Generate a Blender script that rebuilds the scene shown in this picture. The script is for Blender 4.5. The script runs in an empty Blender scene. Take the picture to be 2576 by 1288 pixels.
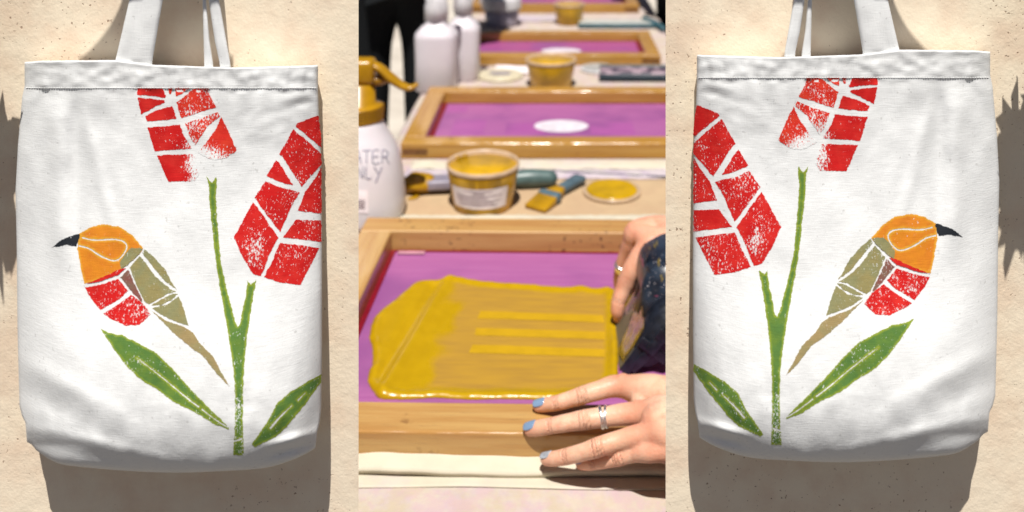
import bpy, bmesh, math, random
from mathutils import Vector, Matrix, Quaternion, noise
from mathutils.geometry import delaunay_2d_cdt
random.seed(7)
S = bpy.context.scene
COL = S.collection
R = math.radians
# ------------------------------------------------------------------ camera (level, shift lens)
F, PX, PY, CZ = 2250.0, 1400.0, -400.0, 1.28      # focal length and principal point for a 2576 x 1288 frame
cd = bpy.data.cameras.new('camera'); cam = bpy.data.objects.new('camera', cd); COL.objects.link(cam)
cam.location = (0, 0, CZ); cam.rotation_euler = (R(90), 0, 0)
cd.sensor_width = 36; cd.lens = 36*F/2576
cd.shift_x = (1288-PX)/2576; cd.shift_y = (PY-644)/2576
cd.clip_start = .01; cd.clip_end = 400
cd.dof.use_dof = True; cd.dof.focus_distance = .553; cd.dof.aperture_fstop = 6.8
S.camera = cam
# ------------------------------------------------------------------ sky, sun, exposure
ELEV = 67
w = bpy.data.worlds.new('World'); S.world = w; w.use_nodes = True
wn = w.node_tree.nodes; sk = wn.new('ShaderNodeTexSky'); sk.sky_type = 'NISHITA'; sk.sun_disc = False
sk.sun_elevation = R(ELEV); sk.sun_rotation = R(180); sk.air_density = .32; sk.dust_density = 1.2; sk.ozone_density = .5
w.node_tree.links.new(sk.outputs[0], wn['Background'].inputs[0]); wn['Background'].inputs[1].default_value = .05
ld = bpy.data.lights.new('sun', 'SUN'); ld.energy = 5.0; ld.angle = R(.5); ld.color = (1, .965, .91)
sun = bpy.data.objects.new('sun', ld); COL.objects.link(sun)
sun.rotation_euler = (R(90-ELEV), 0, 0); sun.location = (0, -3, 6)   # light comes from behind and above the camera
S.view_settings.view_transform = 'Standard'; S.view_settings.look = 'None'
S.view_settings.exposure = .3; S.view_settings.gamma = 1
S.render.engine = 'CYCLES'

# ------------------------------------------------------------------ helpers
def lin(c, k=1.0):
    return tuple(min(.95, k*((x/255/12.92) if x/255 <= .04045 else ((x/255+.055)/1.055)**2.4)) for x in c)
def tag(o, label, cat, group=None, kind=None):
    if label: o['label'] = label
    if cat: o['category'] = cat
    if group: o['group'] = group
    if kind: o['kind'] = kind
    return o
def empty(name, loc=(0, 0, 0), rz=0, **k):
    o = bpy.data.objects.new(name, None); COL.objects.link(o); o.location = loc; o.rotation_euler.z = rz
    o.empty_display_size = .02
    return tag(o, k.get('label'), k.get('cat'), k.get('group'))
def obj(name, me, mat=None, parent=None, smooth=True):
    if isinstance(me, bmesh.types.BMesh):
        b = me; me = bpy.data.meshes.new(name); b.to_mesh(me); b.free()
    if mat and not me.materials: me.materials.append(mat)
    if smooth: me.polygons.foreach_set('use_smooth', [True]*len(me.polygons))
    o = bpy.data.objects.new(name, me); COL.objects.link(o)
    if parent: o.parent = parent
    return o
def copytree(o, parent=None):
    c = o.copy(); COL.objects.link(c); c.parent = parent
    for ch in list(o.children): copytree(ch, c)
    return c
def box(bm, x0, x1, y0, y1, z0, z1, bev=0, seg=2):
    g = bmesh.ops.create_cube(bm, size=1)['verts']
    for v in g: v.co = Vector(((x0+x1)/2+v.co.x*(x1-x0), (y0+y1)/2+v.co.y*(y1-y0), (z0+z1)/2+v.co.z*(z1-z0)))
    if bev:
        es = list({e for v in g for e in v.link_edges})
        bmesh.ops.bevel(bm, geom=es, offset=bev, segments=seg, affect='EDGES', profile=.5)
    return bm
def boxbm(*a, **k): return box(bmesh.new(), *a, **k)
def lathe(prof, n=48, sx=1, sy=1, bm=None, sq=0):
    """revolve (r, z); sq > 0 squares the section"""
    bm = bm or bmesh.new(); rings = []
    for r, z in prof:
        ring = []
        for i in range(n):
            a = 2*math.pi*i/n; c, s = math.cos(a), math.sin(a); q = 1
            if sq: q = (abs(c)**sq+abs(s)**sq)**(-1/sq)
            ring.append(bm.verts.new((r*c*q*sx, r*s*q*sy, z)))
        rings.append(ring)
    for a, b in zip(rings, rings[1:]):
        for i in range(n):
            j = (i+1) % n
            bm.faces.new((a[i], a[j], b[j], b[i]))
    if prof[0][0] > 1e-5: bm.faces.new(rings[0][::-1])
    if prof[-1][0] > 1e-5: bm.faces.new(rings[-1])
    bmesh.ops.remove_doubles(bm, verts=bm.verts, dist=1e-6)
    bmesh.ops.recalc_face_normals(bm, faces=bm.faces)
    return bm
def tube(pts, n=12, bm=None, cap=True):
    """pts: (Vector, radius) along a path, round ends"""
    bm = bm or bmesh.new()
    P = [Vector(p) for p, r in pts]; Rr = [r for p, r in pts]
    if cap:
        d0 = (P[0]-P[1]).normalized(); d1 = (P[-1]-P[-2]).normalized()
        a = []; b = []
        for k in (0.98, .8, .45):
            a.append((P[0]+d0*Rr[0]*k, Rr[0]*math.sqrt(1-k*k)))
            b.insert(0, (P[-1]+d1*Rr[-1]*k, Rr[-1]*math.sqrt(1-k*k)))
        full = a+list(zip(P, Rr))+b
    else: full = list(zip(P, Rr))
    P = [p for p, r in full]; up = None; rings = []
    for i, (p, r) in enumerate(full):
        t = (P[min(i+1, len(P)-1)]-P[max(i-1, 0)]).normalized()
        if up is None:
            up = t.orthogonal().normalized()
        up = (up-t*up.dot(t)).normalized(); s = t.cross(up)
        rings.append([bm.verts.new(p+(up*math.cos(2*math.pi*k/n)+s*math.sin(2*math.pi*k/n))*r) for k in range(n)])
    for a, b in zip(rings, rings[1:]):
        for k in range(n): bm.faces.new((a[k], a[(k+1) % n], b[(k+1) % n], b[k]))
    bm.faces.new(rings[0][::-1]); bm.faces.new(rings[-1])
    return bm
def dense(pts, step):
    """refine a chain of (Vector, r) with a smooth curve"""
    out = []
    P = [Vector(p) for p, r in pts]; Q = [r for p, r in pts]; n = len(P)
    for i in range(n-1):
        p0, p1, p2, p3 = P[max(i-1, 0)], P[i], P[i+1], P[min(i+2, n-1)]
        m = max(1, int((p2-p1).length/step))
        for k in range(m):
            t = k/m
            v = .5*((2*p1)+(p2-p0)*t+(2*p0-5*p1+4*p2-p3)*t*t+(3*p1-p0-3*p2+p3)*t**3)
            out.append((v, Q[i]+(Q[i+1]-Q[i])*(3*t*t-2*t**3)))
    out.append((P[-1], Q[-1])); return out
def interp(tab, x):
    if x <= tab[0][0]: return tab[0][1]
    for (a, b), (c, d) in zip(tab, tab[1:]):
        if x <= c:
            t = (x-a)/(c-a); return b+(d-b)*t
    return tab[-1][1]
def sstep(a, b, x):
    t = max(0, min(1, (x-a)/(b-a))); return t*t*(3-2*t)
def nz(x, y, z=0): return noise.noise(Vector((x, y, z)))
def ray(px, py, Y): return Vector(((px-PX)*Y/F, Y, CZ-(py-PY)*Y/F))
def flat(px, py, z=.75): return ray(px, py, F*(CZ-z)/(py-PY))
def catmull(pts, m=6, closed=True):
    out = []; n = len(pts)
    for i in range(n if closed else n-1):
        g = (lambda k: pts[k % n]) if closed else (lambda k: pts[max(0, min(n-1, k))])
        p0, p1, p2, p3 = g(i-1), g(i), g(i+1), g(i+2)
        for k in range(m):
            t = k/m
            out.append(tuple(.5*(2*p1[j]+(p2[j]-p0[j])*t+(2*p0[j]-5*p1[j]+4*p2[j]-p3[j])*t*t+(3*p1[j]-p0[j]-3*p2[j]+p3[j])*t**3) for j in (0, 1)))
    if not closed: out.append(pts[-1])
    return out
def inpoly(x, y, P):
    c = False; j = len(P)-1
    for i in range(len(P)):
        if (P[i][1] > y) != (P[j][1] > y) and x < (P[j][0]-P[i][0])*(y-P[i][1])/(P[j][1]-P[i][1])+P[i][0]: c = not c
        j = i
    return c
def edist(x, y, P):
    m = 1e9; j = len(P)-1
    for i in range(len(P)):
        ax, ay = P[j]; bx, by = P[i]; dx, dy = bx-ax, by-ay; l = dx*dx+dy*dy
        t = 0 if l == 0 else max(0, min(1, ((x-ax)*dx+(y-ay)*dy)/l))
        d = (x-ax-t*dx)**2+(y-ay-t*dy)**2
        if d < m: m = d
        j = i
    return math.sqrt(m)
def resample(P, step, jit=0, closed=True):
    out = []; n = len(P)
    for i in range(n if closed else n-1):
        a, b = P[i], P[(i+1) % n]; L = math.hypot(b[0]-a[0], b[1]-a[1]); m = max(1, round(L/step))
        for k in range(m):
            t = k/m; x, y = a[0]+(b[0]-a[0])*t, a[1]+(b[1]-a[1])*t
            if jit and L > 1e-6:
                d = jit*(random.random()-.5)*1.1+jit*nz(x*.07, y*.07, 3)
                x -= (b[1]-a[1])/L*d; y += (b[0]-a[0])/L*d
            out.append((x, y))
    if not closed: out.append(P[-1])
    return out
def fill(poly, step, holes=()):
    """triangulate a polygon with an inner grid: (points, triangles)"""
    pts = []; edges = []
    for P in [poly]+list(holes):
        o = len(pts); pts += P; edges += [(o+i, o+(i+1) % len(P)) for i in range(len(P))]
    xs = [p[0] for p in poly]; ys = [p[1] for p in poly]
    y = min(ys)+step/2; r = 0
    while y < max(ys):
        x = min(xs)+step/2*(1+r % 2)
        while x < max(xs):
            if inpoly(x, y, poly) and edist(x, y, poly) > step*.45 and not any(inpoly(x, y, h) for h in holes): pts.append((x, y))
            x += step
        y += step*.87; r += 1
    res = delaunay_2d_cdt([Vector(p) for p in pts], edges, [], 0, 1e-4)
    V = [(v.x, v.y) for v in res[0]]; T = []
    for f in res[2]:
        cx = sum(V[i][0] for i in f)/len(f); cy = sum(V[i][1] for i in f)/len(f)
        if inpoly(cx, cy, poly) and not any(inpoly(cx, cy, h) for h in holes): T.append(tuple(f))
    return V, T
def ribbon(line, w0, w1=None):
    """a stroke as a polygon"""
    w1 = w0 if w1 is None else w1; L = []; Rr = []; n = len(line)
    for i, p in enumerate(line):
        a, b = line[max(i-1, 0)], line[min(i+1, n-1)]; dx, dy = b[0]-a[0], b[1]-a[1]; l = math.hypot(dx, dy) or 1
        h = (w0+(w1-w0)*i/max(1, n-1))/2
        L.append((p[0]-dy/l*h, p[1]+dx/l*h)); Rr.append((p[0]+dy/l*h, p[1]-dx/l*h))
    return L+Rr[::-1]

# ------------------------------------------------------------------ materials
class NT:
    def __init__(s, name, rough=.6, col=(.5, .5, .5)):
        s.m = bpy.data.materials.new(name); s.m.use_nodes = True; s.t = s.m.node_tree; s.b = s.t.nodes['Principled BSDF']
        s.b.inputs['Roughness'].default_value = rough; s.b.inputs['Base Color'].default_value = (*col, 1)
        s.co = s.t.nodes.new('ShaderNodeTexCoord').outputs['Object']
    def link(s, a, b): s.t.links.new(a, b)
    def new(s, k): return s.t.nodes.new('ShaderNode'+k)
    def mapped(s, scale=(1, 1, 1), rnd=False):
        m = s.new('Mapping'); m.inputs['Scale'].default_value = scale; s.link(s.co, m.inputs['Vector'])
        if rnd:
            oi = s.new('ObjectInfo'); k = s.new('Math'); k.operation = 'MULTIPLY'; k.inputs[1].default_value = 37
            s.link(oi.outputs['Random'], k.inputs[0]); s.link(k.outputs[0], m.inputs['Location'])
        return m.outputs[0]
    def noise(s, scale, detail=4, vec=None, rough=.55):
        n = s.new('TexNoise'); n.inputs['Scale'].default_value = scale; n.inputs['Detail'].default_value = detail
        n.inputs['Roughness'].default_value = rough
        s.link(vec if vec else s.co, n.inputs['Vector']); return n.outputs['Fac']
    def ramp(s, fac, a, b, smooth=True):
        r = s.new('MapRange'); r.inputs['From Min'].default_value = a; r.inputs['From Max'].default_value = b
        if smooth: r.interpolation_type = 'SMOOTHSTEP'
        s.link(fac, r.inputs['Value']); return r.outputs['Result']
    def mix(s, fac, a, b, mode='MIX'):
        m = s.new('Mix'); m.data_type = 'RGBA'; m.blend_type = mode
        for sock, v in ((m.inputs[0], fac), (m.inputs[6], a), (m.inputs[7], b)):
            if isinstance(v, (int, float)): sock.default_value = v
            elif isinstance(v, tuple): sock.default_value = (*v, 1)
            else: s.link(v, sock)
        return m.outputs[2]
    def math(s, op, a, b=0.0):
        m = s.new('Math'); m.operation = op
        for i, v in enumerate((a, b)):
            if isinstance(v, (int, float)): m.inputs[i].default_value = v
            else: s.link(v, m.inputs[i])
        return m.outputs[0]
    def attr(s, name):
        a = s.new('Attribute'); a.attribute_name = name; return a.outputs['Fac']
    def color(s, c): s.link(c, s.b.inputs['Base Color'])
    def bump(s, h, strength=.3, dist=.001):
        b = s.new('Bump'); b.inputs['Strength'].default_value = strength; b.inputs['Distance'].default_value = dist
        s.link(h, b.inputs['Height']); s.link(b.outputs[0], s.b.inputs['Normal'])
    def rough(s, v): s.link(v, s.b.inputs['Roughness'])
def plain(name, c, k=1, rough=.5, var=.12, scale=60, bump=0, spec=None):
    n = NT(name, rough); c = lin(c, k)
    n.color(n.mix(n.ramp(n.noise(scale, 5), .3, .7), tuple(x*(1-var) for x in c), tuple(min(.95, x*(1+var)) for x in c)))
    if bump: n.bump(n.noise(scale*4, 4), .4, bump)
    if spec is not None: n.b.inputs['Specular IOR Level'].default_value = spec
    return n.m
TB = .575            # scales table colours down, as the high sun lights them harder than walls
# stucco
n = NT('stucco', .92); n.b.inputs['Specular IOR Level'].default_value = .15
base = n.mix(n.ramp(n.noise(5, 4), .3, .7), lin((244, 228, 204), .93), lin((249, 234, 208), .96))
base = n.mix(n.ramp(n.noise(38, 5), .35, .75), base, lin((238, 214, 188), .92))
fine = n.noise(620, 3); pit = n.ramp(n.noise(480, 2), .66, .73)
pitm = n.math('MULTIPLY', pit, n.ramp(n.noise(14, 3), .42, .6))
n.color(n.mix(n.math('MULTIPLY', pitm, .72), base, lin((120, 80, 55))))
hgt = n.math('ADD', n.math('MULTIPLY', n.noise(130, 4), 1.0), n.math('MULTIPLY', fine, .35))
n.bump(n.math('SUBTRACT', hgt, n.math('MULTIPLY', pitm, .8)), .42, .001)
M_STUCCO = n.m
# canvas and inks printed on it
def canvas_nodes(name, col):
    n = NT(name, .9); n.b.inputs['Specular IOR Level'].default_value = .12
    wv = n.noise(1, 3, n.mapped((1500, 1500, 160))); wh = n.noise(1, 3, n.mapped((170, 170, 1500)))
    h = n.math('ADD', wv, wh)
    n.wh = h
    n.bump(n.math('ADD', h, n.math('MULTIPLY', n.noise(60, 4), .5)), .30, .0004)
    n.cloth = n.mix(n.ramp(h, .7, 1.25), tuple(x*.965 for x in col), col)
    n.cloth = n.mix(n.math('MULTIPLY', n.ramp(n.noise(420, 1), .70, .78), .3), n.cloth, (.25, .24, .22))
    return n
WHITE = (.78, .785, .78)
n = canvas_nodes('canvas', WHITE); n.color(n.cloth); M_CANVAS = n.m
def ink(name, c, c2=None, edge=None):
    n = canvas_nodes(name, WHITE)
    a = lin(c, .82); col = n.mix(n.ramp(n.noise(150, 5), .35, .7), a, lin(c2, .82) if c2 else tuple(x*1.15 for x in a))
    if edge:
        e = n.ramp(n.math('ADD', n.attr('edge'), n.math('MULTIPLY', n.noise(420, 3), -9.0)), -4.0, 2.6)
        col = n.mix(e, lin(edge, .82), col)
    wear = n.math('MULTIPLY', n.attr('wear'), .30)
    big = n.math('MULTIPLY', n.math('SUBTRACT', n.noise(70, 3), .5), .42)
    sp = n.noise(1, 3, n.mapped((1300, 1300, 620)), .7)
    f = n.ramp(n.math('ADD', sp, n.math('ADD', wear, big)), .70, .735)
    n.color(n.mix(f, col, n.cloth)); n.b.inputs['Roughness'].default_value = .75
    return n.m
M_RED = ink('red_ink', (214, 34, 34), (226, 52, 46)); M_RED2 = ink('scarlet_ink', (226, 52, 42), (236, 72, 50))
M_GREEN = ink('green_ink', (94, 132, 66), (112, 142, 60), (152, 168, 60)); M_ORANGE = ink('orange_ink', (238, 148, 44), (232, 138, 46), (240, 176, 60))
M_OLIVE = ink('olive_ink', (150, 148, 106), (160, 148, 98)); M_TAIL = ink('tan_ink', (172, 150, 104), (158, 150, 106))
M_BEAK = ink('charcoal_ink', (44, 48, 54)); M_MAROON = ink('maroon_ink', (146, 92, 84), (138, 112, 94))

# ------------------------------------------------------------------ ground, walls
bm = bmesh.new(); bmesh.ops.create_grid(bm, x_segments=2, y_segments=2, size=60)
n = NT('concrete', .85); n.color(n.mix(n.ramp(n.noise(3, 6), .3, .7), (.075, .068, .06), (.115, .105, .09))); n.bump(n.noise(80, 5), .3, .003)  # kept dark so less sunlight bounces into the wall shadows
tag(obj('ground', bm, n.m), 'concrete ground coloured dark to bounce less light onto the walls', None, kind='structure')

bm = boxbm(-6, 6, .95, 14, -.05, .006)
n = NT('pale_paving', .85); n.color(n.mix(n.ramp(n.noise(6, 6), .3, .7), (.44, .39, .33), (.56, .51, .44))); n.bump(n.noise(90, 5), .3, .002)
tag(obj('pavement', bm, n.m, None, False), 'pale paving the printing table stands on', None, kind='structure')

YW = .517                     # front face of the walls
ZT = 1.28-386*YW/F           # their top edge, just above the picture
XL, XR = (902-PX)*YW/F, (1674.5-PX)*YW/F
def wall(x0, x1, open_side, label):
    bm = bmesh.new(); ch = .035*.34
    a0, a1 = (x0, x1); b0, b1 = (x0, x1-.03) if open_side > 0 else (x0+.03, x1)
    nx, nzv = 24, 60
    vs = {}
    for i in range(nx+1):
        for k in range(nzv+1):
            x = a0+(a1-a0)*i/nx; z = ZT*k/nzv
            d = .0012*nz(x*7, z*7) if 0 < i < nx else 0
            vs[i, k] = bm.verts.new((x, YW+d, z))
    for i in range(nx):
        for k in range(nzv): bm.faces.new((vs[i, k], vs[i+1, k], vs[i+1, k+1], vs[i, k+1]))
    q = [bm.verts.new((x, YW+.03, z)) for x, z in ((b0, 0), (b1, 0), (b1, ZT-.085), (b0, ZT-.085))]
    bm.faces.new(q[::-1])
    left = [vs[0, k] for k in range(nzv+1)]; right = [vs[nx, k] for k in range(nzv+1)]
    top = [vs[i, nzv] for i in range(nx+1)]; bot = [vs[i, 0] for i in range(nx+1)]
    bm.faces.new(left[::-1]+[q[0], q[3]][0:2] if False else [q[0]]+left+[q[3]])
    bm.faces.new([q[2]]+right[::-1]+[q[1]])
    bm.faces.new([q[3]]+top+[q[2]]); bm.faces.new([q[1]]+bot[::-1]+[q[0]])
    bmesh.ops.recalc_face_normals(bm, faces=bm.faces)
    return tag(obj('stucco_wall', bm, M_STUCCO, smooth=False), label, 'wall', 'cream stucco walls behind the tote bags')
wall(-.72, XL, 1, 'cream stucco wall with fine dark pits behind the tote whose bird faces left')
wall(XR, .66, -1, 'cream stucco wall with fine dark pits behind the tote whose bird faces right')

# ------------------------------------------------------------------ tote bags (traced in a 2576-wide frame; unit of the print outlines is .35)
LT = [(157, 62), (224, 62), (252, 56), (385, 45), (507, 39), (647, 42), (872, 44), (1082, 49), (1107, 56), (1119, 64), (1200, 70)]
RT = [(160, 800), (224, 800), (290, 802), (402, 808), (640, 810), (900, 810), (1082, 808), (1114, 804), (1131, 798), (1200, 790)]
TT = [(45, 158), (62, 156), (105, 153), (287, 151), (385, 163), (525, 168), (595, 170), (700, 167), (800, 164)]
BT = [(40, 1100), (56, 1107), (80, 1119), (94, 1135), (140, 1163), (189, 1173), (315, 1184), (437, 1189), (560, 1185), (665, 1177), (735, 1157), (787, 1131), (812, 1108)]
BT = catmull(BT, 6, False); BT[-1] = (812, 1108)
def gs(x, c, s): return math.exp(-((x-c)/s)**2)
def bagH(x, y):
    """height of the cloth in front of the bag's back sheet, metres"""
    l, r, t, b = interp(LT, y), interp(RT, y), interp(TT, x), interp(BT, x)
    u = max(0, min(1, (x-l)/(r-l))); v = max(0, min(1, (y-t)/(b-t)))
    e = 1-abs(2*u-1)**3.2
    h = .0035+.0055*math.sqrt(max(0, 1-abs(2*u-1)**6))
    h += .008*e+.010*e*sstep(0, .75, v)+.007*sstep(.5, .9, v)*(1-abs(2*u-1)**8)
    if v > .875:
        q = (v-.875)/.125; h = .62*h+.38*h*math.sqrt(max(0, 1-q**2.2))
    hem = sstep(231, 214, y); h += .0004*hem
    h -= .0003*gs(y, 234, 10)*(.4+.6*nz(x*.02, 1.3))
    win = sstep(230, 300, y)*sstep(720, 560, y)
    h += .0022*(gs(x, 150, 24)-.8*gs(x, 196, 22))*win
    h += .0012*gs(x-.25*y, 140, 18)*sstep(250, 330, y)*sstep(640, 480, y)
    h += .0011*nz(x*.011, y*.006, 2)+.00010*nz(x*.10, y*.07, 9)+.0007*nz(x*.03, y*.014, 5)*(1.2-.7*sstep(300, 500, y)+.8*sstep(900, 1080, y))
    d1 = (x-90)*.45-(y-930)*.89; h += .0014*(gs(d1, 0, 26)-gs(d1, -62, 30))*gs(x, 150, 120)
    d2 = (x-120)*.22-(y-1085)*.97; h += .0010*(gs(d2, 0, 15)-gs(d2, -36, 18))*gs(x, 230, 180)
    d3 = (x-740)*-.25-(y-1103)*.97; h += .0022*(gs(d3, 0, 12)-1.3*gs(d3, -26, 11))*gs(x, 735, 55)
    d4 = (x-100)*-.85-(y-226)*.5; h += .0002*(gs(d4, 0, 8)-gs(d4, -18, 8))*gs(x, 95, 40)*gs(y, 240, 40)
    d5 = (x-740)*-.25-(y-245)*.97; h += .0006*(gs(d5, 0, 10)-gs(d5, -22, 9))*gs(x, 745, 45)
    rg = (.35-abs(nz(x*.016+y*.004, y*.026, 12)))*(sstep(960, 1060, y)+.8*sstep(420, 300, y)*sstep(230, 245, y)*sstep(560, 640, x)+.5*sstep(200, 120, x)*sstep(330, 260, y)); h += .0006*rg*sstep(.90, .80, v)
    if y < 230:
        h += .0008*nz(x*.055, y*.02, 8)*sstep(380, 470, x)+.0003*nz(x*.15, y*.06, 3)+.0007*nz(x*.03, y*.05, 4)
    h += .0010*gs(x, 112, 9)*hem-.0012*gs(x, 350, 7)*gs(y, 224, 10)
    return max(.0012, h)
OFF = .006
def off(y): return OFF+.012*sstep(350, 1150, y)
class Bag:
    def __init__(s, mirror): s.mi = mirror
    def px(s, x, y): return (2553-x, y-26) if s.mi else (x, y)
    def at(s, x, y, lift=0):
        X, Y = s.px(x, y); return ray(X, Y, YW-off(y)-bagH(x, y)-lift)
    def flat(s, x, y, d):
        X, Y = s.px(x, y); return ray(X, Y, YW-d)
def piece_mesh(bag, pieces, name, step=6):
    """pieces: (outline, wear, holes, lift) -> one mesh lying on the cloth, with 'edge' and 'wear' attributes"""
    V = []; Fc = []; E = []; W = []
    for pc in pieces:
        poly, wear = pc[0], pc[1]; holes = pc[2] if len(pc) > 2 else []; lift = pc[3] if len(pc) > 3 else .00012
        jit = pc[4] if len(pc) > 4 else 1.6
        P = resample([(x*.35, y*.35) for x, y in poly], 3, jit)
        H = [resample([(x*.35, y*.35) for x, y in h], 3, .9) for h in holes]
        v, t = fill(P, step, H); o = len(V)
        for x, y in v:
            V.append(bag.at(x, y, lift)); E.append(min([edist(x, y, P)]+[edist(x, y, h) for h in H]))
            W.append(wear if not callable(wear) else wear(x/.35, y/.35))
        Fc += [tuple(o+i for i in f) for f in t]
    me = bpy.data.meshes.new(name); me.from_pydata(V, [], Fc)
    for nm, d in (('edge', E), ('wear', W)):
        a = me.attributes.new(nm, 'FLOAT', 'POINT'); a.data.foreach_set('value', d)
    bm = bmesh.new(); bm.from_mesh(me)
    bm.normal_update()
    for f in bm.faces:
        if f.normal.y > 0: f.normal_flip()
    bm.to_mesh(me); bm.free()
    return me
T1a = [([(985,632),(1165,632),(1195,690),(1185,703),(1100,690),(988,682)], .05), ([(990,702),(1100,712),(1180,722),(1186,735),(1110,770),(1012,822)], .1),
       ([(1045,838),(1120,795),(1237,762),(1268,852),(1180,865),(1058,872)], .05), ([(1058,916),(1180,908),(1292,895),(1318,965),(1378,1065),(1250,1078),(1112,1088)], lambda x, y: .05+.5*sstep(1200, 1380, x)*sstep(930, 1060, y)),
       ([(1128,1118),(1200,1114),(1392,1108),(1408,1170),(1432,1250),(1400,1300),(1210,1306)], lambda x, y: .05+.95*sstep(1270, 1420, x))]
T1b = [([(1210,632),(1242,632),(1228,676),(1216,676)], .2), ([(1262,632),(1362,632),(1310,672),(1266,692)], .2),
       ([(1385,645),(1420,632),(1495,632),(1510,690),(1530,720),(1553,770),(1450,800),(1305,850),(1266,737),(1330,690)], .42),
       ([(1330,886),(1450,850),(1562,802),(1582,832),(1500,900),(1402,1045),(1370,990)], .6),
       ([(1590,840),(1650,960),(1702,1080),(1640,1128),(1590,1146),(1535,1150),(1470,1125),(1420,1095),(1470,1040),(1550,930)], lambda x, y: .25+1.0*sstep(980, 1180, y-.35*(x-1500)))]
T2 = [([(2290,830),(2200,860),(2140,888),(2124,905),(2200,970),(2310,1060),(2304,950)], .05), ([(2108,930),(2180,988),(2310,1106),(2310,1180),(2168,1342),(2100,1238),(2028,1120),(2008,1108)], .25),
      ([(1985,1150),(2005,1165),(2106,1330),(2050,1322),(1930,1272),(1915,1262)], .15), ([(1908,1302),(2000,1342),(2155,1382),(2090,1490),(2015,1668),(1930,1560),(1830,1420)], .3),
      ([(2310,1202),(2270,1270),(2188,1390),(2140,1515),(2310,1535)], .25), ([(2125,1580),(2310,1585),(2310,1740),(2180,1722),(2035,1706)], .2),
      ([(1820,1452),(1900,1560),(2002,1710),(1950,1800),(1876,1988),(1815,1965),(1740,1840),(1680,1705)], lambda x, y: .2+.5*gs(x, 1850, 60)*gs(y, 1780, 130)),
      ([(2012,1745),(2160,1762),(2295,1782),(2230,1910),(2160,2050),(2010,2030),(1895,1992),(1950,1890)], .32)]
STEM = [([(1483,1265),(1505,1300),(1522,1312),(1540,1295),(1555,1265),(1559,1330),(1550,1400),(1565,1650),(1590,1900),(1640,2120),(1690,2310),(1708,2352),(1722,2335),(1750,2200),(1775,2080),(1775,2012),(1802,2045),(1842,2010),(1830,2080),(1800,2250),(1780,2392),(1757,2590),(1747,2800),(1745,3060),(1753,3273),(1676,3273),(1685,3120),(1690,2950),(1688,2750),(1665,2560),(1640,2400),(1605,2200),(1560,1950),(1530,1700),(1505,1450),(1500,1330)], lambda x, y: .05+.4*sstep(2650, 2950, y), [[(1680,3164),(1740,3146),(1742,3158),(1682,3178)]])]
LEAF1 = [(720,2360),(780,2392),(880,2410),(1000,2470),(1130,2540),(1240,2650),(1300,2720),(1420,2850),(1530,2960),(1625,3050),(1645,3085),(1540,3050),(1400,2960),(1250,2890),(1130,2800),(1000,2720),(900,2620),(820,2510),(760,2420)]
RIB1 = ribbon(catmull([(980,2572),(1050,2622),(1200,2740),(1330,2850),(1430,2925)], 3, False), 4, 10)
RIB1b = ribbon(catmull([(1450,2940),(1540,3010),(1638,3072)], 3, False), 10, 7)
LEAF2 = [(2310,2690),(2310,2740),(2270,2800),(2200,2900),(2130,2980),(2050,3080),(1980,3140),(1900,3180),(1830,3215),(1810,3195),(1860,3120),(1930,3020),(1990,2900),(2080,2820),(2200,2750)]
RIB2 = ribbon([(1940,3080),(2000,3010),(2060,2950),(2100,2912)], 16, 6); RIB2b = ribbon([(2140,2880),(2195,2822)], 10, 6)
EYE = catmull([(590,1706),(680,1726),(800,1720),(880,1732),(911,1772),(880,1838),(820,1874),(720,1838),(640,1786),(566,1766)], 4, False)
HEAD = [([(570,1680),(640,1635),(740,1612),(860,1630),(950,1690),(1030,1785),(1000,1828),(920,1900),(850,1955),(700,2010),(605,2040),(590,1980),(570,1860),(555,1790)], .05, [ribbon(EYE, 10)])]
OLV = [([(1005,1838),(1060,1910),(1120,1990),(1220,2075),(1268,2096),(1210,2110),(1070,2188),(1040,2168),(977,2040),(932,1925)], .1), ([(1037,1790),(1100,1840),(1180,1930),(1250,2050),(1272,2084),(1180,2018),(1090,1908),(1022,1818)], .1),
       ([(1088,2194),(1215,2120),(1278,2110),(1230,2160),(1150,2194)], .05), ([(1092,2214),(1200,2188),(1285,2128),(1320,2220),(1358,2346),(1250,2306),(1150,2256)], .08),
       ([(945,1778),(1024,1788),(1000,1826),(920,1898),(868,1938),(862,1880),(905,1820)], .12, [], .00028)]
TAIL = [([(1088,2232),(1200,2306),(1338,2356),(1390,2392),(1430,2460),(1530,2560),(1600,2690),(1650,2780),(1560,2690),(1460,2560),(1350,2480),(1250,2395),(1130,2275)], .08)]
BRST = [([(610,2066),(720,2046),(850,2006),(920,2090),(860,2150),(720,2230),(650,2140)], .3), ([(740,2252),(860,2182),(940,2116),(1030,2180),(1085,2260),(1000,2335),(900,2342),(800,2292)], .32),
        ([(606,2042),(700,2028),(848,1976),(905,1926),(850,1938),(740,1990)], .05, [], .00028)]
MAR = [([(862,1992),(922,1938),(962,2030),(1018,2150),(1028,2184),(950,2100)], .1)]
BEAK = [([(370,1780),(440,1725),(530,1690),(570,1682),(573,1710),(548,1772),(480,1760)], 0)]
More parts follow.
